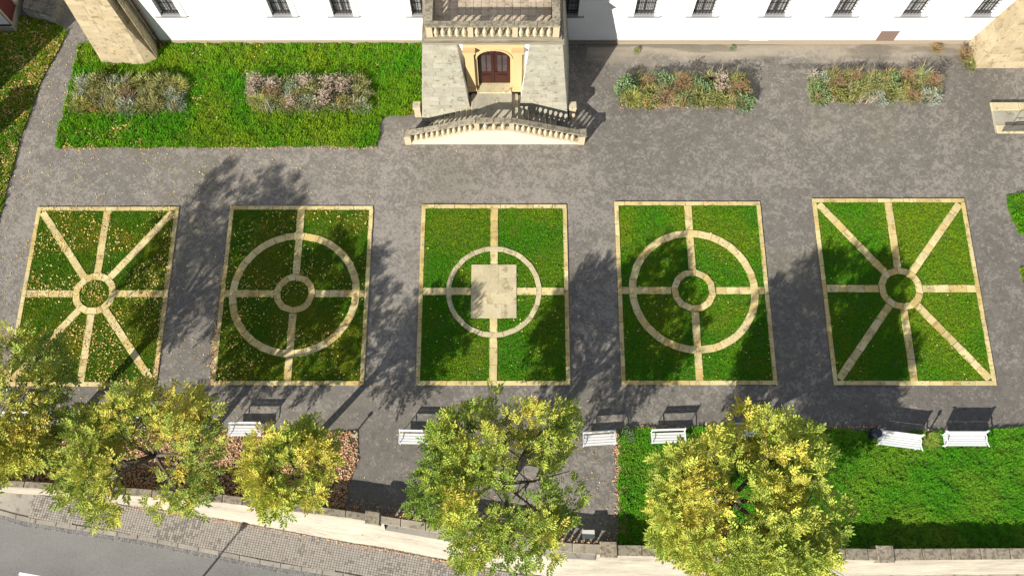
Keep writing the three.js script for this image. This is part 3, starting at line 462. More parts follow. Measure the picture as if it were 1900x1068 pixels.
// ---------------------------------------------------------------- entrance porch with terrace
const PX = -0.92;
{
  const t = thing('entrance_porch', 'stone entrance porch with sloping buttresses, arched red door and balustraded roof terrace', 'porch'), R = rng(701);
  const outer = (s, h) => V(PX + s * lerp(3.95, 3.38, h / 5.6), h, lerp(-23.28, -24.5, h / 5.6)), inner = (s, h) => V(PX + s * lerp(1.3, 1.78, clamp((h - 1) / 4.6)), h, lerp(-23.28, -24.5, h / 5.6));
  for (const s of [-1, 1]) {
    const bt = group('buttress', t), O = (h) => outer(s, h), I = (h) => inner(s, h), oW = (h) => V(PX + s * lerp(4.1, 3.5, h / 5.6), h, WZ + 0.004), iW = (h) => V(I(h).x, h, -26.2);
    const q = s > 0 ? [...quadT(O(0), oW(0), oW(5.6), O(5.6)), ...quadT(iW(0), I(0), I(5.6), iW(5.6)), ...quadT(I(0), O(0), O(5.6), I(5.6))] : [...quadT(oW(0), O(0), O(5.6), oW(5.6)), ...quadT(I(0), iW(0), iW(5.6), I(5.6)), ...quadT(O(0), I(0), I(5.6), O(5.6))];
    mesh('core', tris(q.slice(0, 2).concat(q.slice(4)), (v) => [v.x + v.z, v.y]), S.ashlar[2], bt);
    mesh('inner_face', tris(q.slice(2, 4), (v) => [v.z, v.y]), M.plaster, bt);
    const mid = 1.0, o = { gap: 0.004, ch: 0.006, jit: 0.003 };
    for (const [h0, h1] of [[0, mid], [mid, 5.6]]) s > 0 ? courses(bt, 'stone', S.ashlar, I(h0), O(h0), O(h1), I(h1), 0.3, 0.75, 0.012, R, o) : courses(bt, 'stone', S.ashlar, O(h0), I(h0), I(h1), O(h1), 0.3, 0.75, 0.012, R, o);
    courses(bt, 'stone', S.ashlar, ...(s > 0 ? [O(0), oW(0), oW(5.6), O(5.6)] : [oW(0), O(0), O(5.6), oW(5.6)]), 0.3, 0.9, 0.01, R, o);
  }
  // door wall with arched opening
  const DZ = -24.52, dw = 0.83, spring = 4.15, s = new THREE.Shape(); s.moveTo(PX - 1.5, 0); s.lineTo(PX + 1.5, 0); s.lineTo(PX + 1.5, 5.58); s.lineTo(PX - 1.5, 5.58); s.closePath();
  const hole = new THREE.Path(); hole.moveTo(PX - dw, 1.45); hole.lineTo(PX + dw, 1.45); hole.lineTo(PX + dw, spring); hole.absellipse(PX, spring, dw, 0.72, 0, Math.PI, false, 0); hole.lineTo(PX - dw, 1.45); s.holes.push(hole);
  mesh('door_wall', new THREE.ExtrudeGeometry(s, { depth: 0.4, bevelEnabled: false, curveSegments: 18 }).translate(0, 0, DZ - 0.4), M.ochre, t);
  mesh('plaster_return', merge([-1, 1].map((q) => box(0.5, 5.56, 0.3, PX + q * 1.752, 2.79, DZ - 0.2))), M.plaster, t);
  for (const sx of [-1, 1]) { const p = group('pilaster', t); p.position.set(PX + sx * 1.2, 0, DZ);
    mesh('shaft', box(0.44, 3.2, 0.16, 0, 3.2, 0.082), M.ochre, p); mesh('base', merge([box(0.56, 0.22, 0.24, 0, 1.5, 0.121), box(0.5, 0.1, 0.2, 0, 1.66, 0.101)]), M.ochre, p); mesh('capital', merge([box(0.5, 0.08, 0.2, 0, 4.84, 0.101), box(0.56, 0.1, 0.26, 0, 4.93, 0.131), box(0.62, 0.12, 0.3, 0, 5.04, 0.151)]), M.ochre, p); }
  const ar = []; for (let i = 0; i < 13; i++) { const q = (k, r) => V(PX + Math.cos(k) * r, spring + Math.sin(k) * (r * 0.88), DZ); const k0 = i / 13 * Math.PI, k1 = (i + 1) / 13 * Math.PI; ar.push([q(k0, dw + 0.01), q(k0, dw + 0.13), q(k1, dw + 0.13), q(k1, dw + 0.01)]); }
  const arch = group('arch', t); for (const c of ar) block(arch, 'arch_stone', [M.ochre], c, 0.05, R, { gap: 0.002, ch: 0.01, jit: 0 });
  const door = group('door', t); door.position.set(PX, 1.5, DZ - 0.26);
  for (const sx of [-1, 1]) {
    mesh('leaf', merge([box(0.79, 1.05, 0.06, sx * 0.405, 0.525, 0), box(0.14, 1.65, 0.06, sx * 0.08, 1.876, 0), box(0.14, 1.65, 0.06, sx * 0.73, 1.876, 0), box(0.51, 0.12, 0.06, sx * 0.405, 2.64, 0), box(0.05, 1.53, 0.05, sx * 0.405, 1.815, 0), box(0.5, 0.6, 0.03, sx * 0.405, 0.5, 0.045)]), M.door, door);
    mesh('glass', box(0.51, 1.53, 0.02, sx * 0.405, 1.815, -0.005), M.doorGlass, door);
  }
  mesh('fanlight', (() => { const f = new THREE.Shape(); f.moveTo(-0.83, 2.7); f.lineTo(0.83, 2.7); f.absellipse(0, 2.66, 0.83, 0.72, 0, Math.PI, false, 0); return new THREE.ExtrudeGeometry(f, { depth: 0.03, bevelEnabled: false, curveSegments: 16 }).translate(0, 0, -0.02); })(), M.doorGlass, door);
  mesh('fanlight_bar', merge([box(1.64, 0.1, 0.07, 0, 2.75, 0.012), box(0.05, 0.6, 0.05, 0, 3.08, 0.04), box(0.05, 0.6, 0.05, -0.3, 3.05, 0.04).rotateZ(0.0), box(0.05, 0.6, 0.05, 0.3, 3.05, 0.04)]), M.door, door);
  mesh('handle', merge([box(0.03, 0.14, 0.03, 0.06, 1.1, 0.05), box(0.1, 0.025, 0.03, 0.1, 1.14, 0.07)]), M.iron, door);
  block(t, 'threshold', S.pale, [V(PX - 0.9, 1.4, DZ + 0.34), V(PX + 0.9, 1.4, DZ + 0.34), V(PX + 0.9, 1.4, DZ - 0.45), V(PX - 0.9, 1.4, DZ - 0.45)], 0.09, R, { gap: 0, ch: 0.015, base: 0.1 });
  // cornice and terrace
  mesh('cornice', merge([box(6.72, 0.14, 0.5, PX, 5.672, -24.6), box(6.86, 0.12, 0.62, PX, 5.804, -24.58), box(6.64, 0.12, 0.5, PX, 5.925, -24.66)]), S.rail[0], t);
  for (const sx of [-1, 1]) mesh('side_cornice', merge([box(0.4, 0.14, 3.3, PX + sx * 3.16, 5.672, -26.52), box(0.46, 0.12, 3.28, PX + sx * 3.2, 5.804, -26.54)]), S.rail[1], t);
  const fl = group('terrace_floor', t); mesh('floor_slab', box(6.5, 0.3, 3.3, PX, 5.8, -26.54), M.core, fl);
  for (let i = 0; i < 15; i++) for (let k = 0; k < 8; k++) { const w = 5.7 / 15, x = PX - 2.85 + i * w, z = -24.9 - k * 0.4; block(fl, 'floor_tile', S.tile, [V(x, 5.95, z), V(x + w, 5.95, z), V(x + w, 5.95, z - 0.4), V(x, 5.95, z - 0.4)], 0.03, R, { gap: 0.007, ch: 0.004, jit: 0.001 }); }
  const bal = new THREE.LatheGeometry([[0.11, 0], [0.11, 0.05], [0.085, 0.09], [0.12, 0.16], [0.135, 0.24], [0.11, 0.34], [0.055, 0.48], [0.05, 0.64], [0.09, 0.7], [0.09, 0.78]].map(([r, y]) => new THREE.Vector2(r, y)), 12);
  const rail = (name, pts, horizontalX) => {};
  const br = group('balustrade', t), y0 = 5.985;
  mesh('rail_base', merge([box(6.38, 0.09, 0.3, PX, y0 + 0.045, -24.58), box(0.3, 0.09, 3.3, PX - 3.02, y0 + 0.045, -26.4), box(0.3, 0.09, 3.3, PX + 3.02, y0 + 0.045, -26.4)]), S.rail[0], br);
  for (const x of [-3.02, -1.06, 1.06, 3.02]) mesh('pedestal', box(Math.abs(x) > 2 ? 0.3 : 0.26, 0.78, 0.26, PX + x, y0 + 0.48, -24.58), S.railpale[0], br);
  for (const [a, b] of [[-2.87, -1.19], [-0.93, 0.93], [1.19, 2.87]]) for (let i = 0; i < 5; i++) mesh('baluster', bal, S.railpale[1], br).position.set(PX + lerp(a, b, (i + 0.5) / 5), y0 + 0.09, -24.58);
  for (const sx of [-1, 1]) for (let i = 0; i < 9; i++) mesh('baluster', bal, S.railpale[1], br).position.set(PX + sx * 3.02, y0 + 0.09, -25.0 - i * 0.34);
  for (let i = 0; i < 6; i++) block(br, 'coping_stone', S.rail, [V(PX - 3.2 + i * 1.0667, y0 + 0.87, -24.44), V(PX - 3.2 + (i + 1) * 1.0667, y0 + 0.87, -24.44), V(PX - 3.2 + (i + 1) * 1.0667, y0 + 0.87, -24.74), V(PX - 3.2 + i * 1.0667, y0 + 0.87, -24.74)], 0.12, R, { gap: 0.003, ch: 0.02, base: 0 });
  for (const sx of [-1, 1]) for (let i = 0; i < 3; i++) { const x0 = PX + sx * 3.02 - 0.19, z = -24.742 - i * 1.15; block(br, 'coping_stone', S.rail, [V(x0, y0 + 0.87, z), V(x0 + 0.38, y0 + 0.87, z), V(x0 + 0.38, y0 + 0.87, z - 1.15), V(x0, y0 + 0.87, z - 1.15)], 0.12, R, { gap: 0.003, ch: 0.02, base: 0 }); }
}

// ---------------------------------------------------------------- double staircase in front of the porch
{
  const t = thing('double_staircase', 'stone double staircase with sloping balustrade rising from both sides to the red door', 'staircase'), R = rng(801), zf = -22.15, n = 9, rise = 1.4 / n, tr = 0.3, half = 0.92;
  block(t, 'landing', S.step, [V(PX - half, 1.0, zf), V(PX + half, 1.0, zf), V(PX + half, 1.0, -24.6), V(PX - half, 1.0, -24.6)], 0.4, R, { gap: 0, ch: 0.012, base: 1.0 });
  for (const s of [-1, 1]) for (let i = 0; i < n - 1; i++) { const x0 = PX + s * (half + i * tr), x1 = PX + s * (half + (i + 1) * tr + 0.0), h = 1.4 - rise * (i + 1), a = Math.min(x0, x1), b = Math.max(x0, x1); block(t, 'step', S.step, [V(a, h - 0.06, zf), V(b, h - 0.06, zf), V(b, h - 0.06, -24.3), V(a, h - 0.06, -24.3)], 0.06, R, { gap: 0.004, ch: 0.028, jit: 0.004, base: Math.max(0.05, h - 0.06) });
    const nx = s > 0 ? b - 0.055 : a - 0.004; block(t, 'step_nosing', S.pale, [V(nx, h, zf), V(nx + 0.06, h, zf), V(nx + 0.06, h, -24.2), V(nx, h, -24.2)], 0.016, R, { gap: 0, ch: 0.012, jit: 0.003, base: 0.05 }); }
  // front parapet wall following the flights
  const X = 4.62, yl = 0.06, top = (x) => { const d = Math.abs(x - PX); return d < half ? 1.42 : lerp(1.42, yl, (d - half) / (X - half)); };
  const sh = new THREE.Shape([[PX - X, 0], [PX + X, 0], [PX + X, yl], [PX + half, 1.42], [PX - half, 1.42], [PX - X, yl]].map(([x, y]) => new THREE.Vector2(x, y)));
  mesh('parapet_wall', new THREE.ExtrudeGeometry(sh, { depth: 0.3, bevelEnabled: false }).translate(0, 0, zf - 0.06), M.cream, t);
  const band = (x0, x1, o, h, d, name, mats, n0) => { for (let i = 0; i < n0; i++) { const a = lerp(x0, x1, i / n0), b = lerp(x0, x1, (i + 1) / n0), y = (x) => top(x) + o, zc = zf + 0.09; const g = [V(a, y(a), zc + d / 2), V(b, y(b), zc + d / 2), V(b, y(b), zc - d / 2), V(a, y(a), zc - d / 2)]; block(t, name, mats, g, h, R, { gap: 0.002, ch: 0.018, jit: 0.002, base: 0 }); } };
  for (const [a, b, k] of [[PX - X + 0.02, PX - half, 4], [PX - half, PX + half, 2], [PX + half, PX + X - 0.02, 4]]) { band(a, b, 0.002, 0.07, 0.24, 'rail_base', S.railpale, k); band(a, b, 0.84, 0.1, 0.3, 'coping_stone', S.rail, k); }
  const bal = new THREE.LatheGeometry([[0.1, 0], [0.1, 0.05], [0.08, 0.09], [0.11, 0.16], [0.125, 0.24], [0.105, 0.33], [0.055, 0.46], [0.045, 0.66], [0.075, 0.72], [0.075, 0.8]].map(([r, y]) => new THREE.Vector2(r, y)), 12);
  const put = (x) => mesh('baluster', bal, S.railpale[0], t).position.set(x, top(x) + 0.05, zf + 0.09);
  for (const s of [-1, 1]) { for (let i = 0; i < 11; i++) put(PX + s * (half + 0.3 + i * 0.293)); mesh('pedestal', box(0.26, 0.8, 0.26, PX + s * (half - 0.02), 1.84, zf + 0.09), S.railpale[1], t);
    const e = group('end_pier', t); e.position.set(PX + s * X, 0, zf + 0.09); mesh('pier_body', box(0.34, 0.94, 0.36, 0, 0.47, 0), S.railpale[0], e); block(e, 'pier_cap', S.rail, [V(-0.24, 0.942, 0.23), V(0.24, 0.942, 0.23), V(0.24, 0.942, -0.23), V(-0.24, 0.942, -0.23)], 0.1, R, { gap: 0, ch: 0.02, base: 0 });
    const w = group('back_pier', t); w.position.set(PX + s * 4.16, 0, -23.72); mesh('pier_body', box(0.34, 0.9, 0.36, 0, 0.45, 0), S.railpale[1], w); block(w, 'pier_cap', S.railpale, [V(-0.2, 0.902, 0.22), V(0.2, 0.902, 0.22), V(0.2, 0.902, -0.22), V(-0.2, 0.902, -0.22)], 0.1, R, { gap: 0, ch: 0.02, base: 0 }); }
  for (let i = 0; i < 3; i++) put(PX - 0.46 + i * 0.46);
}

// ---------------------------------------------------------------- far left corner: chapel, stone terrace, buildings beyond the frame
{
  const R = rng(901), t = thing('chapel', 'white chapel corner with dark red door and stone base at the upper left', 'building');
  mesh('wall', box(5.5, 7, 5.4, -30.68, 3.5, -31.75), M.plaster, t);
  mesh('base', merge([box(5.74, 0.45, 0.12, -30.68, 0.225, -28.98), box(0.12, 0.45, 5.4, -27.868, 0.225, -31.74)]), S.step[1], t);
  mesh('string_course', box(5.6, 0.08, 0.05, -30.7, 0.5, -29.02), M.iron, t);
  mesh('red_door', box(0.06, 4.2, 1.15, -27.9, 2.6, -29.72), M.redtin, t);
  mesh('door_frame', merge([box(0.14, 4.5, 0.16, -27.86, 2.72, -30.38), box(0.12, 4.5, 0.12, -27.87, 2.72, -29.1)]), S.step[0], t);
  const s = thing('stone_terrace', 'low stone terrace of dark slabs with whitewashed front beside the chapel', 'terrace');
  const a = V(-27.3, 0, -29.95), b = V(-25.5, 0, -29.4), c = V(-25.3, 0, -30.9), d = V(-25.4, 0, -34), e = V(-27.3, 0, -34), h = 0.75;
  const up = (v, y) => V(v.x, y, v.z);
  mesh('core', slab([[a.x, a.z], [b.x, b.z], [c.x, c.z], [d.x, d.z], [e.x, e.z]].reverse(), 0, h - 0.03), S.dark[0], s);
  courses(s, 'stone', S.white, a, b, up(b, h - 0.05), up(a, h - 0.05), 0.24, 0.5, 0.03, R, { gap: 0.01, ch: 0.015 });
  courses(s, 'paving_slab', S.dark, up(a, h - 0.03), up(b, h - 0.03), up(d, h - 0.03), up(e, h - 0.03), 0.6, 0.7, 0.035, R, { gap: 0.02, ch: 0.01 });
  const out = thing('white_annex', 'plain white annex left of the garden path', 'building');
  mesh('wall', box(6, 6, 4.6, -32.5, 3, -25.5), M.plaster, out); mesh('roof', box(6.4, 0.25, 5, -32.5, 6.13, -25.5), M.roof, out);
  const gp = thing('gate_pier', 'square stone gate pier left of the garden path', 'pier'); mesh('pier_body', box(1.0, 2.4, 1.0, -29.4, 1.2, -21.1), S.ashlar[0], gp); mesh('pier_cap', merge([box(1.2, 0.14, 1.2, -29.4, 2.472, -21.1), new THREE.ConeGeometry(0.8, 0.5, 4).rotateY(Math.PI / 4).translate(-29.4, 2.795, -21.1)]), S.ashlar[1], gp);
}

// ---------------------------------------------------------------- stone platform at the right edge
{
  const R = rng(951), t = thing('stone_platform', 'low platform of pale stone slabs with thin iron handrail at the right edge', 'platform'), x0 = 26.0, x1 = 30, y = 0.12;
  mesh('core', slab([[x0 + 0.05, -24.25], [x1, -24.25], [x1, -22.6], [x0 + 0.05, -22.6]].reverse(), 0, y), S.step[0], t);
  courses(t, 'slab', S.pale, V(x0, y, -23.85), V(x1, y, -23.9), V(x1, y, -24.35), V(x0 - 0.02, y, -24.35), 0.5, 1.5, 0.08, R, { gap: 0.006, ch: 0.02 });
  courses(t, 'slab', S.ashlar, V(x0 + 0.03, y, -22.98), V(x1, y, -22.98), V(x1, y, -23.85), V(x0 + 0.02, y, -23.85), 0.9, 1.8, 0.04, R, { gap: 0.006, ch: 0.015 });
  courses(t, 'slab', S.pale, V(x0 + 0.08, y, -22.5), V(x1, y, -22.5), V(x1, y, -22.98), V(x0 + 0.06, y, -22.98), 0.5, 1.6, 0.06, R, { gap: 0.006, ch: 0.02 });
  const bar = (a, b, r = 0.02) => tube([a, b], r, r, 6);
  mesh('handrail', merge([bar(V(26.75, 0.15, -22.75), V(26.75, 0.95, -22.75)), bar(V(26.75, 0.95, -22.75), V(29.8, 0.95, -22.75)), bar(V(26.75, 0.6, -22.75), V(29.8, 0.6, -22.75), 0.014), bar(V(28.2, 0.15, -22.75), V(28.2, 0.95, -22.75))]), M.iron, t);
  mesh('plank_seat', box(3.4, 0.05, 0.26, 28.0, 0.42, -22.62), S.dark[0], t); mesh('seat_leg', merge([box(0.05, 0.3, 0.05, 26.36, 0.27, -22.62), box(0.05, 0.3, 0.05, 29.4, 0.27, -22.62)]), M.iron, t);
}

// ---------------------------------------------------------------- trees
const SPRAY = (() => {                                             // one compound leaf: seven folded leaflets on a drooping stalk
  const T = [], leaf = (base, dir, side, l, w) => { const n = V().crossVectors(side, dir).normalize(), tip = base.clone().addScaledVector(dir, l).addScaledVector(n, -l * 0.18), m = base.clone().addScaledVector(dir, l * 0.45), a = m.clone().addScaledVector(side, w).addScaledVector(n, w * 0.5), b = m.clone().addScaledVector(side, -w).addScaledVector(n, w * 0.5); T.push([base, m, a], [m, tip, a], [base, b, m], [m, b, tip]); };
  const st = (q) => V(0, 0.1 * q - 0.16 * q * q, 0.46 * q);
  for (const q of [0.35, 0.6, 0.82]) for (const s of [-1, 1]) { const d = V(s * 0.8, 0.1, 0.6).normalize(); leaf(st(q), d, V(0.6 * 1, 0.05, -s * 0.8).normalize(), 0.23, 0.05); }
  leaf(st(0.95), V(0, -0.2, 1).normalize(), V(1, 0, 0), 0.25, 0.055);
  return tris(T);
})();
function tree(label, bx, bz, cx, cy, cz, rx, ry, rz, nC, perC, hole, seed, pal, lean = 0.45) {
  const R = rng(seed), t = thing('tree', label, 'tree', [bx, 0, bz]);
  const fork = V((cx - bx) * 0.4, Math.max(1.6, cy - ry * 0.75), (cz - bz) * 0.4), tr = 0.1 + rx * 0.028;
  mesh('trunk', tube([V(0, -0.1, 0), V(0.02, 0.25, 0.01), V(fork.x * 0.5 + 0.05, fork.y * 0.55, fork.z * 0.5 - 0.04), fork.clone().add(V(0, 0.2, 0))], tr * 1.25, tr * 0.85, 10), M.bark, t);
  const C = V(cx - bx, cy, cz - bz), nodes = [], lobes = [];
  for (let i = 0; i < 11; i++) { const a = R() * 6.283, e = Math.asin(lerp(-0.5, 1, R())); lobes.push([V(Math.cos(a) * Math.cos(e), Math.sin(e), Math.sin(a) * Math.cos(e)), 0.75 + R() * 0.4]); }
  const env = (d) => { let m = 0.72; for (const [l, k] of lobes) { const c = d.dot(l); if (c > 0.55) m = Math.max(m, lerp(0.72, k, smooth(0.55, 0.95, c))); } return m; };
  const nl = 7 + (R() * 2 | 0);
  for (let i = 0; i < nl; i++) {
    const a = i / nl * 6.283 + (R() - 0.5) * 0.5, el = i % 3 === 2 ? 0.9 : 0.15 + R() * 0.4, d = V(Math.cos(a) * Math.cos(el), Math.sin(el), Math.sin(a) * Math.cos(el)), k = env(d) * 0.82;
    const end = C.clone().add(V(d.x * rx * k, d.y * ry * k, d.z * rz * k)), mid = V().lerpVectors(fork, end, 0.5).add(V((R() - 0.5) * 0.5, 0.35, (R() - 0.5) * 0.5)), q1 = V().lerpVectors(fork, mid, 0.5).add(V((R() - 0.5) * 0.2, 0.1, (R() - 0.5) * 0.2));
    const g = [tube([fork, q1, mid, end], tr * 0.55, 0.018, 7)];
    for (let k2 = 0; k2 < 5; k2++) { const s = lerp(0.35, 0.95, R()), p = s < 0.5 ? V().lerpVectors(q1, mid, s * 2) : V().lerpVectors(mid, end, (s - 0.5) * 2), e2 = p.clone().add(V((R() - 0.5) * rx * 0.8, R() * ry * 0.5 - 0.1, (R() - 0.5) * rz * 0.8)), m2 = V().lerpVectors(p, e2, 0.5).add(V(0, 0.12, 0)); g.push(tube([p, m2, e2], 0.035, 0.01, 5)); nodes.push(m2, e2); }
    nodes.push(mid, end); mesh('limb', merge(g), M.bark, t);
  }
  const cl = []; let guard = 0;
  while (cl.length < nC && guard++ < nC * 40) {
    const d = V(R() - 0.5, R() - 0.5, R() - 0.5).normalize(); if (d.y < -0.62) continue;
    const r = (0.3 + 0.7 * Math.pow(R(), 0.45)) * env(d), p = C.clone().add(V(d.x * rx * r, d.y * ry * r, d.z * rz * r));
    if (fbm((p.x + cx) * 0.8 + 40, (p.z + cz) * 0.8 + p.y * 0.6, seed, 3) < hole && R() < 0.88) continue;
    cl.push([p, d, r]);
  }
  const tw = []; for (const [p] of cl) { let best = nodes[0], bd = 1e9; for (const q of nodes) { const dd = q.distanceToSquared(p); if (dd < bd) { bd = dd; best = q; } } tw.push(tube([best, V().lerpVectors(best, p, 0.55).add(V(0, 0.08, 0)), p], 0.014, 0.005, 3)); }
  const tg = mesh('twigs', merge(tw), M.bark, t); tg.userData.kind = 'stuff';
  const im = new THREE.InstancedMesh(SPRAY, M.leaf, cl.length * perC); im.name = 'crown'; im.userData.kind = 'stuff'; im.castShadow = im.receiveShadow = true;
  let i = 0; const m4 = new THREE.Matrix4(), zA = V(), xA = V(), yA = V();
  for (const [p, d] of cl) {
    const hue = clamp(fbm((p.x + cx) * 0.55, (p.z + cz) * 0.55 + p.y, seed + 3, 3) * 1.8 - 0.45 + (R() - 0.5) * 0.45);
    for (let k = 0; k < perC; k++) {
      zA.set(R() - 0.5, (R() - 0.5) * 0.8, R() - 0.5).normalize().multiplyScalar(1).addScaledVector(d, 0.55).add(V(0, 0.15, 0)).normalize();
      xA.set(0, 1, 0).add(V((R() - 0.5) * 1.1, 0, (R() - 0.5) * 1.1)).cross(zA).normalize(); yA.crossVectors(zA, xA);
      const s = 0.58 + R() * 0.46, q = p.clone().addScaledVector(zA, 0.05 + R() * 0.22).add(V((R() - 0.5) * 0.3, (R() - 0.5) * 0.25, (R() - 0.5) * 0.3));
      m4.makeBasis(xA, yA, zA); m4.scale(V(s, s, s)); m4.setPosition(q); im.setMatrixAt(i, m4);
      const h = clamp(hue + (R() - 0.5) * 0.35) * (pal.length - 1), a = Math.min(pal.length - 2, Math.floor(h)), f = h - a, b = 0.8 + R() * 0.4; im.setColorAt(i, col.setRGB(lerp(pal[a][0], pal[a + 1][0], f) * b, lerp(pal[a][1], pal[a + 1][1], f) * b, lerp(pal[a][2], pal[a + 1][2], f) * b)); i++;
    }
  }
  t.add(im); return t;
}
const PAL = { y: [[0.18, 0.27, 0.05], [0.35, 0.42, 0.075], [0.5, 0.52, 0.09], [0.6, 0.49, 0.085]], g: [[0.16, 0.26, 0.04], [0.3, 0.4, 0.06], [0.47, 0.51, 0.08], [0.56, 0.47, 0.08]], b: [[0.22, 0.31, 0.05], [0.4, 0.48, 0.08], [0.54, 0.57, 0.1], [0.62, 0.53, 0.09]] };
tree('yellowing tree cut by the left edge, over the leftmost benches', -21.9, -6.0, -21.7, 5.9, -6.3, 4.0, 2.2, 3.7, 225, 11, 0.5, 1001, PAL.y);
tree('yellow green tree by the wall, second from the left', -15.7, -5.0, -15.7, 4.6, -5.0, 3.3, 1.9, 2.8, 205, 11, 0.49, 1003, PAL.y);
tree('small leafy tree with a slender trunk, rightmost over the brown leaf bed', -10.2, -5.4, -9.6, 4.2, -4.3, 2.2, 1.6, 1.9, 105, 12, 0.44, 1025, PAL.g);
tree('loose open green tree on the asphalt in front of the balustrade', -0.45, -3.9, -0.5, 5.0, -3.55, 3.8, 2.0, 3.7, 300, 9, 0.47, 1027, PAL.g);
tree('broad dense yellow tree at the lower right on the grass', 9.6, -3.3, 9.15, 5.0, -2.75, 4.3, 2.3, 3.7, 420, 14, 0.46, 1029, PAL.b);

// ---------------------------------------------------------------- flower beds
const bladesGeo = (R, n, f) => { const T = []; for (let i = 0; i < n; i++) f(T, i / n); return tris(T); };
const leafAt = (T, p, d, l, w, R) => { const s = V(R() - 0.5, R() - 0.5, R() - 0.5).cross(d).normalize(), m = p.clone().addScaledVector(d, l * 0.5), q = p.clone().addScaledVector(d, l).add(V(0, -l * 0.15, 0)), a = m.clone().addScaledVector(s, w), b = m.clone().addScaledVector(s, -w); T.push([p, a, q], [p, q, b]); };
const dome = (R, lo = 0.05) => { const a = R() * 6.283, y = lerp(lo, 1, R()), r = Math.sqrt(1 - y * y); return V(Math.cos(a) * r, y, Math.sin(a) * r); };
const PG = {};
{
  const R = rng(1101);
  PG.mound = [0, 1].map(() => bladesGeo(R, 700, (T) => { const d = dome(R), r = (0.5 + 0.5 * Math.sqrt(R())) * (0.6 + 0.75 * vnoise(d.x * 2.6 + 9, d.z * 2.6 + d.y * 2 + 5, 77)), p = V(d.x * 0.5 * r, d.y * 0.48 * r, d.z * 0.5 * r), q = d.clone().add(V((R() - 0.5) * 0.9, R() * 0.6, (R() - 0.5) * 0.9)).normalize(); leafAt(T, p, q, 0.13, 0.014, R); }));
  PG.bushy = [0, 1].map(() => bladesGeo(R, 420, (T) => { const d = dome(R), r = (0.55 + 0.45 * Math.sqrt(R())) * (0.6 + 0.75 * vnoise(d.x * 2.4 + 3, d.z * 2.4 + d.y * 2 + 8, 79)), p = V(d.x * 0.5 * r, d.y * 0.5 * r, d.z * 0.5 * r), q = d.clone().add(V((R() - 0.5) * 1.2, R() * 0.3, (R() - 0.5) * 1.2)).normalize(); leafAt(T, p, q, 0.14, 0.035, R); }));
  PG.fountain = [0, 1].map(() => bladesGeo(R, 170, (T) => { const a = R() * 6.283, ln = 0.35 + R() * 0.75, l = 0.5 + R() * 0.3, d = V(Math.cos(a) * ln, 1, Math.sin(a) * ln).normalize(), o = V((R() - 0.5) * 0.12, 0, (R() - 0.5) * 0.12), s = V(-Math.sin(a), 0, Math.cos(a)).multiplyScalar(0.012), m = o.clone().addScaledVector(d, l * 0.6), q = o.clone().addScaledVector(d, l).add(V(Math.cos(a) * 0.12, -0.14 * ln, Math.sin(a) * 0.12)); T.push([o.clone().add(s), o.clone().sub(s), m.clone().add(s)], [m.clone().add(s), o.clone().sub(s), m.clone().sub(s)], [m.clone().add(s), m.clone().sub(s), q]); }));
  PG.stems = [0, 1].map(() => bladesGeo(R, 60, (T) => { const a = R() * 6.283, ln = R() * 0.65, l = 0.55 + R() * 0.35, d = V(Math.cos(a) * ln, 1, Math.sin(a) * ln).normalize(), o = V((R() - 0.5) * 0.25, 0, (R() - 0.5) * 0.25), s = V(-Math.sin(a), 0, Math.cos(a)).multiplyScalar(0.007), q = o.clone().addScaledVector(d, l); T.push([o.clone().add(s), o.clone().sub(s), q]); for (let k = 0; k < 3; k++) leafAt(T, V().lerpVectors(o, q, 0.2 + R() * 0.5), V(R() - 0.5, 0.3, R() - 0.5).normalize(), 0.12, 0.012, R); }));
  PG.heads = [0, 1].map((v) => { const Q = rng(1200 + v); return bladesGeo(Q, 55, (T) => { const a = Q() * 6.283, ln = Q() * 0.65, l = 0.55 + Q() * 0.35, d = V(Math.cos(a) * ln, 1, Math.sin(a) * ln).normalize(), q = V((Q() - 0.5) * 0.25, 0, (Q() - 0.5) * 0.25).addScaledVector(d, l); for (let k = 0; k < 8; k++) leafAt(T, q, V(Q() - 0.5, Q() * 0.8, Q() - 0.5).normalize(), 0.075, 0.012, Q); }); });
  PG.flowers = [0, 1].map(() => bladesGeo(R, 34, (T) => { const d = dome(R, 0.3), p = V(d.x * 0.47, d.y * 0.52, d.z * 0.47); for (let k = 0; k < 6; k++) { const a = k / 6 * 6.283 + R(); leafAt(T, p, V(Math.cos(a), 0.35, Math.sin(a)).normalize(), 0.045, 0.014, R); } }));
}
const PM = (r, g, b) => leafy({ color: lin(r, g, b), roughness: 0.85 });
const KIND = {
  S: ['silver grey mound plant', [['foliage', 'mound', PM(0.32, 0.38, 0.31)]]],
  O: ['olive grassy clump', [['foliage', 'fountain', PM(0.33, 0.33, 0.1)], ['undergrowth', 'bushy', PM(0.17, 0.19, 0.06)]]],
  Y: ['yellow green grassy clump', [['foliage', 'fountain', PM(0.42, 0.41, 0.09)], ['undergrowth', 'mound', PM(0.22, 0.26, 0.05)]]],
  P: ['pinkish grey seedhead clump', [['stems', 'stems', PM(0.24, 0.2, 0.14)], ['seedheads', 'heads', PM(0.52, 0.41, 0.34)], ['undergrowth', 'mound', PM(0.25, 0.23, 0.15)]]],
  B: ['brown dry seedhead clump', [['stems', 'stems', PM(0.2, 0.15, 0.08)], ['seedheads', 'heads', PM(0.26, 0.16, 0.09)], ['undergrowth', 'fountain', PM(0.3, 0.22, 0.09)]]],
  G: ['fresh green leafy mound', [['foliage', 'bushy', PM(0.15, 0.25, 0.1)], ['shoots', 'mound', PM(0.2, 0.28, 0.13)]]],
  F: ['leafy clump with orange flowers', [['foliage', 'bushy', PM(0.16, 0.19, 0.04)], ['flowers', 'flowers', PM(0.75, 0.3, 0.03)]]],
};
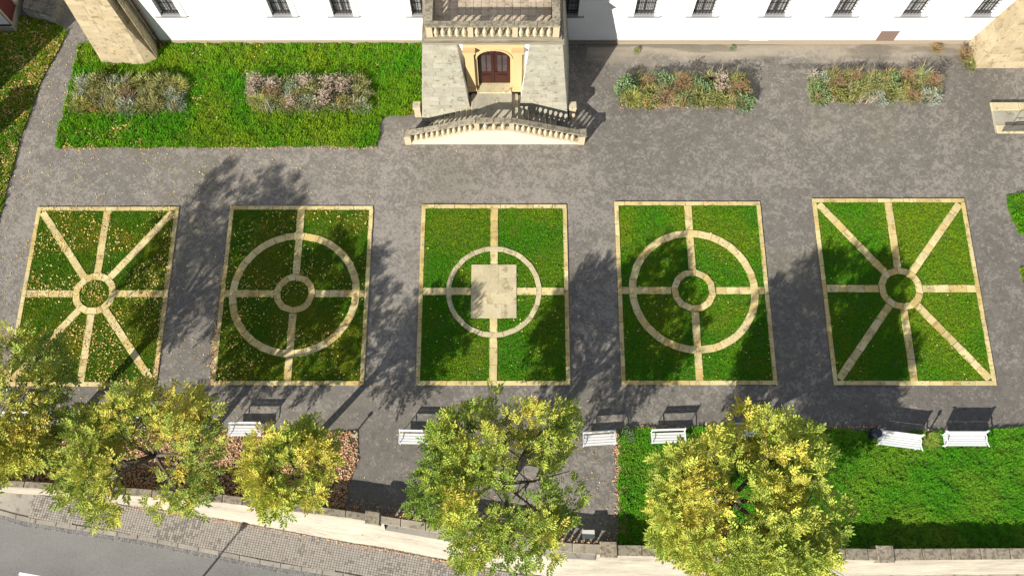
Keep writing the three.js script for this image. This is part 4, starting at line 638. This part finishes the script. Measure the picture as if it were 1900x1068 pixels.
const proto = {}, RB = rng(1301), ORD = ['leftmost', 'second from the left', 'third from the left', 'middle', 'third from the right', 'second from the right', 'rightmost'], ROW = ['back', 'centre', 'front'];
function plant(kind, v, label, x, z, s, sy, turn, grp) {
  const key = kind + v; let o;
  if (!proto[key]) { o = thing('perennial_plant', label, 'plant'); for (const [n, g, m] of KIND[kind][1]) mesh(n, PG[g][v], m, o); proto[key] = o; }
  else { o = proto[key].clone(); o.name = numbered('perennial_plant'); o.userData = { label, category: 'plant' }; scene.add(o); }
  o.userData.group = grp; o.position.set(x, 0.05, z); o.rotation.y = turn; o.scale.set(s, sy, s); return o;
}
function bed(x0, z0, x1, z1, where, rows, k) {
  struct('flower_bed_soil', slab(rough([[x0, z0], [x0, z1], [x1, z1], [x1, z0]], 0.25, 0.12, 1400 + k), 0.004, 0.06), M.soil);
  rows.forEach((row, j) => row.split(' ').forEach((c, i) => {
    const x = lerp(x0 + 0.45, x1 - 0.45, i / 6) + (RB() - 0.5) * 0.36, z = lerp(z0 + 0.38, z1 - 0.32, j / 2) + (RB() - 0.5) * 0.3, s = 0.86 + RB() * 0.36;
    plant(c, (i + j) % 2, `${KIND[c][0]}, ${ORD[i]} in ${ROW[j]} row of ${where}`, x, z, s, s * (0.8 + RB() * 0.35), RB() * 6.28, 'perennials in the ' + where);
  }));
}
bed(-23.75, -25.75, -17.9, -23.85, 'left lawn bed', ['S O S F O O Y', 'S O Y B O O S', 'Y F Y S O O S'], 1);
bed(-14.35, -25.75, -7.7, -23.95, 'right lawn bed', ['P P G P P P O', 'P B S O P P O', 'Y O P S P F S'], 2);
bed(5.9, -25.95, 12.9, -24.25, 'left asphalt bed', ['G B G B G P O', 'G O O B G P B', 'Y F B G O O G'], 3);
bed(16.3, -26.2, 23.2, -24.45, 'right asphalt bed', ['S O B O G B G', 'G B O O G O B', 'G F O S O B S'], 4);
{
  const R = rng(1501), g = tuftGeo(R, 12, 0.42, 0.022, 0.2), pal = [[0.24, 0.25, 0.09], [0.16, 0.2, 0.06], [0.3, 0.22, 0.11], [0.32, 0.3, 0.22], [0.36, 0.35, 0.09], [0.2, 0.26, 0.14], [0.4, 0.33, 0.26]];
  for (const [label, x0, z0, x1, z1] of [['mixed low growth filling the left lawn bed', -23.75, -25.8, -17.9, -23.8], ['mixed low growth filling the right lawn bed', -14.35, -25.8, -7.7, -23.9], ['mixed low growth filling the left asphalt bed', 5.9, -26, 12.9, -24.2], ['mixed low growth filling the right asphalt bed', 16.3, -26.25, 23.2, -24.4]]) {
    const n = 380, im = new THREE.InstancedMesh(g, M.blade, n); im.name = numbered('ground_cover'); im.castShadow = im.receiveShadow = true;
    for (let i = 0; i < n; i++) { const x = lerp(x0, x1, R()), z = lerp(z0, z1, R()), s = 0.5 + R() * 0.9, c = pal[Math.min(6, Math.floor(clamp(fbm(x * 1.6, z * 1.6, 55, 2) * 1.6 - 0.3 + (R() - 0.5) * 0.4) * 7))], k = 0.8 + R() * 0.5; qd.setFromAxisAngle(UP, R() * 6.283); mt.compose(V(x, 0.04, z), qd, V(s, s * (0.8 + R() * 0.8), s)); im.setMatrixAt(i, mt); im.setColorAt(i, col.setRGB(c[0] * k, c[1] * k, c[2] * k)); }
    scene.add(im); tag(im, label, 'ground cover', null, 'stuff');
  }
}
// weeds along the foot of the white wall
plant('B', 0, 'dry brown shrub in the corner before the right buttress', 25.0, -27.2, 0.95, 0.9, 1, undefined);
plant('O', 0, 'olive weed clump beside the dry shrub at the right buttress', 25.3, -26.75, 0.75, 0.6, 2, undefined);
plant('B', 1, 'flattened dry weeds at the wall below the rightmost window', 23.6, -27.75, 0.8, 0.35, 3, undefined);
plant('G', 0, 'low green weed at the wall foot below the third window right of the porch', 12.3, -27.85, 0.3, 0.16, 1.4, undefined);
plant('O', 1, 'small weed at the wall foot right of the porch shadow', 6.95, -27.65, 0.35, 0.3, 2.2, undefined);
plant('Y', 0, 'yellowish grass clump between the two right benches', 20.05, -6.1, 0.8, 0.22, 0.6, undefined);
plant('G', 1, 'dark green weed at the corner of grass and asphalt beside a bench', 5.55, -6.4, 0.7, 0.5, 0.2, undefined);

// ---------------------------------------------------------------- benches, bins, bollards, small things
function bench(kind, len, label, x, z, turn) {
  const t = thing('bench', label, 'bench', [x, 0, z], turn, 'white benches along the garden'), W = len / 2, wd = kind === 'B';
  const sl = (y, z0, w, th, tilt = 0) => { const g = new THREE.BoxGeometry(len - 0.06, th, w); g.rotateX(tilt); g.translate(0, y, z0); return g; };
  const nS = wd ? 5 : 4; for (let i = 0; i < nS; i++) mesh('seat_slat', sl(0.44 + (i === 0 ? 0.01 : 0) - (i === nS - 1 ? 0.012 : 0), 0.24 - i * (wd ? 0.115 : 0.13), wd ? 0.098 : 0.108, 0.03), M.white, t);
  const bs = wd ? [[0.52, -0.255], [0.618, -0.277], [0.716, -0.299], [0.814, -0.32]] : [[0.68, -0.285], [0.79, -0.305]];
  for (const [y, z0] of bs) mesh('back_slat', sl(y, z0, 0.096, 0.028, Math.PI / 2 - 0.22), M.white, t);
  for (const s of [-1, 1]) {
    const e = [], X = s * (W - (wd ? 0.12 : 0.05)), r = wd ? 0.026 : 0.018;
    e.push(tube([V(X, 0, 0.27), V(X, 0.2, 0.22), V(X, 0.42, 0.26)], r, r, 7), tube([V(X, 0, -0.36), V(X, 0.22, -0.26), V(X, 0.45, -0.235), V(X, 0.87, -0.35)], r, r, 7), tube([V(X, 0.415, 0.28), V(X, 0.415, -0.25)], r, r, 6));
    mesh('end_frame', merge(e), M.white, t);
    const arm = wd ? [V(X, 0.66, -0.3), V(X + s * 0.05, 0.67, -0.1), V(X + s * 0.02, 0.66, 0.1), V(X + s * 0.1, 0.62, 0.3), V(X + s * 0.16, 0.56, 0.33)] : [V(X, 0.62, -0.28), V(X, 0.63, 0.0), V(X, 0.61, 0.24), V(X, 0.44, 0.29)];
    mesh('armrest', tube(arm, wd ? 0.034 : 0.024, wd ? 0.03 : 0.022, 7), M.white, t);
    if (wd) mesh('scroll', tube([V(X, 0.82, -0.34), V(X + s * 0.07, 0.86, -0.37), V(X + s * 0.14, 0.84, -0.36)], 0.028, 0.022, 7), M.white, t);
  }
  return t;
}
bench('A', 1.6, 'white slatted bench at the far left, half hidden under the yellow tree', -23.75, -7.05, 0);
bench('A', 1.6, 'white slatted bench glimpsed through the second tree from the left', -18.15, -6.8, 0);
bench('A', 1.6, 'white slatted bench below the second parterre, beside the small leafy tree', -12.7, -6.55, 0);
bench('A', 1.63, 'white slatted bench on open asphalt left of the loose green tree', -4.57, -6.17, -0.02);
bench('A', 1.62, 'white slatted bench on asphalt right of the loose green tree, near the litter edge', 4.15, -6.12, 0.065);
bench('A', 1.68, 'white slatted bench on the grass corner left of the broad yellow tree', 7.43, -6.22, 0.03);
bench('A', 1.6, 'white slatted bench mostly hidden behind the broad yellow tree', 10.9, -6.5, 0.03);
bench('B', 2.05, 'white bench with curled arms beside the dark bin, slightly turned', 18.38, -6.03, -0.13);
bench('B', 2.05, 'white bench with curled arms on the grass edge, rightmost of all', 21.5, -6.08, 0);
function bin(label, x, z) {
  const t = thing('litter_bin', label, 'litter bin', [x, 0, z], 0);
  mesh('bin_body', new THREE.LatheGeometry([[0, 0.08], [0.18, 0.08], [0.21, 0.15], [0.235, 0.74], [0.245, 0.76], [0.225, 0.77], [0.2, 0.74], [0.17, 0.2], [0, 0.2]].map(([r, y]) => new THREE.Vector2(r, y)), 20), M.bin, t);
  mesh('lid', new THREE.LatheGeometry([[0.235, 0.785], [0.24, 0.8], [0.15, 0.86], [0, 0.88]].map(([r, y]) => new THREE.Vector2(r, y)), 20), M.bin, t);
  mesh('post', new THREE.CylinderGeometry(0.03, 0.03, 0.9, 8).translate(0, 0.45, -0.27), M.iron, t); return t;
}
bin('dark blue litter bin on the grass edge left of the turned bench', 17.25, -6.35);
function bollard(label, x, z) {
  const t = thing('bollard_light', label, 'bollard', [x, 0, z], 0, undefined);
  mesh('foot', new THREE.CylinderGeometry(0.16, 0.19, 0.07, 14).translate(0, 0.03, 0), S.pale[0], t);
  mesh('post', new THREE.CylinderGeometry(0.035, 0.04, 0.52, 10).translate(0, 0.32, 0), M.iron, t);
  mesh('lamp_head', new THREE.LatheGeometry([[0, 0.56], [0.05, 0.57], [0.075, 0.6], [0.075, 0.68], [0.05, 0.71], [0, 0.72]].map(([r, y]) => new THREE.Vector2(r, y)), 14), M.iron, t); return t;
}
bollard('short dark bollard light at the corner of the brown leaf bed', -7.58, -6.42);
bollard('short dark bollard light between the two right benches', 20.02, -6.5);
{
  const t = thing('utility_box', 'small pale grey utility box in the shade behind the balustrade', 'utility box', [3.5, 0, -1.75]);
  mesh('cabinet', box(0.5, 0.55, 0.34, 0, 0.3, 0), M.boxgrey, t); mesh('lid', box(0.56, 0.04, 0.4, 0, 0.597, 0), M.boxgrey, t); mesh('door_panel', box(0.42, 0.44, 0.015, 0, 0.3, 0.179), M.boxgrey, t);
  const p = thing('street_lamp', 'slim street lamp across the road, casting a thin shadow on the pavement', 'street lamp', [-17.55, STREET - 0.12, 3.9]);
  mesh('pole', tube([V(0, 0, 0), V(0, 2, 0), V(0, 4.1, 0)], 0.075, 0.045, 10), M.iron, p); mesh('lamp_head', new THREE.LatheGeometry([[0, 4.05], [0.1, 4.1], [0.16, 4.3], [0.12, 4.42], [0, 4.46]].map(([r, y]) => new THREE.Vector2(r, y)), 12), M.iron, p); mesh('foot', new THREE.CylinderGeometry(0.12, 0.15, 0.3, 10).translate(0, 0.15, 0), M.iron, p);
}

renderer.render(scene, camera);
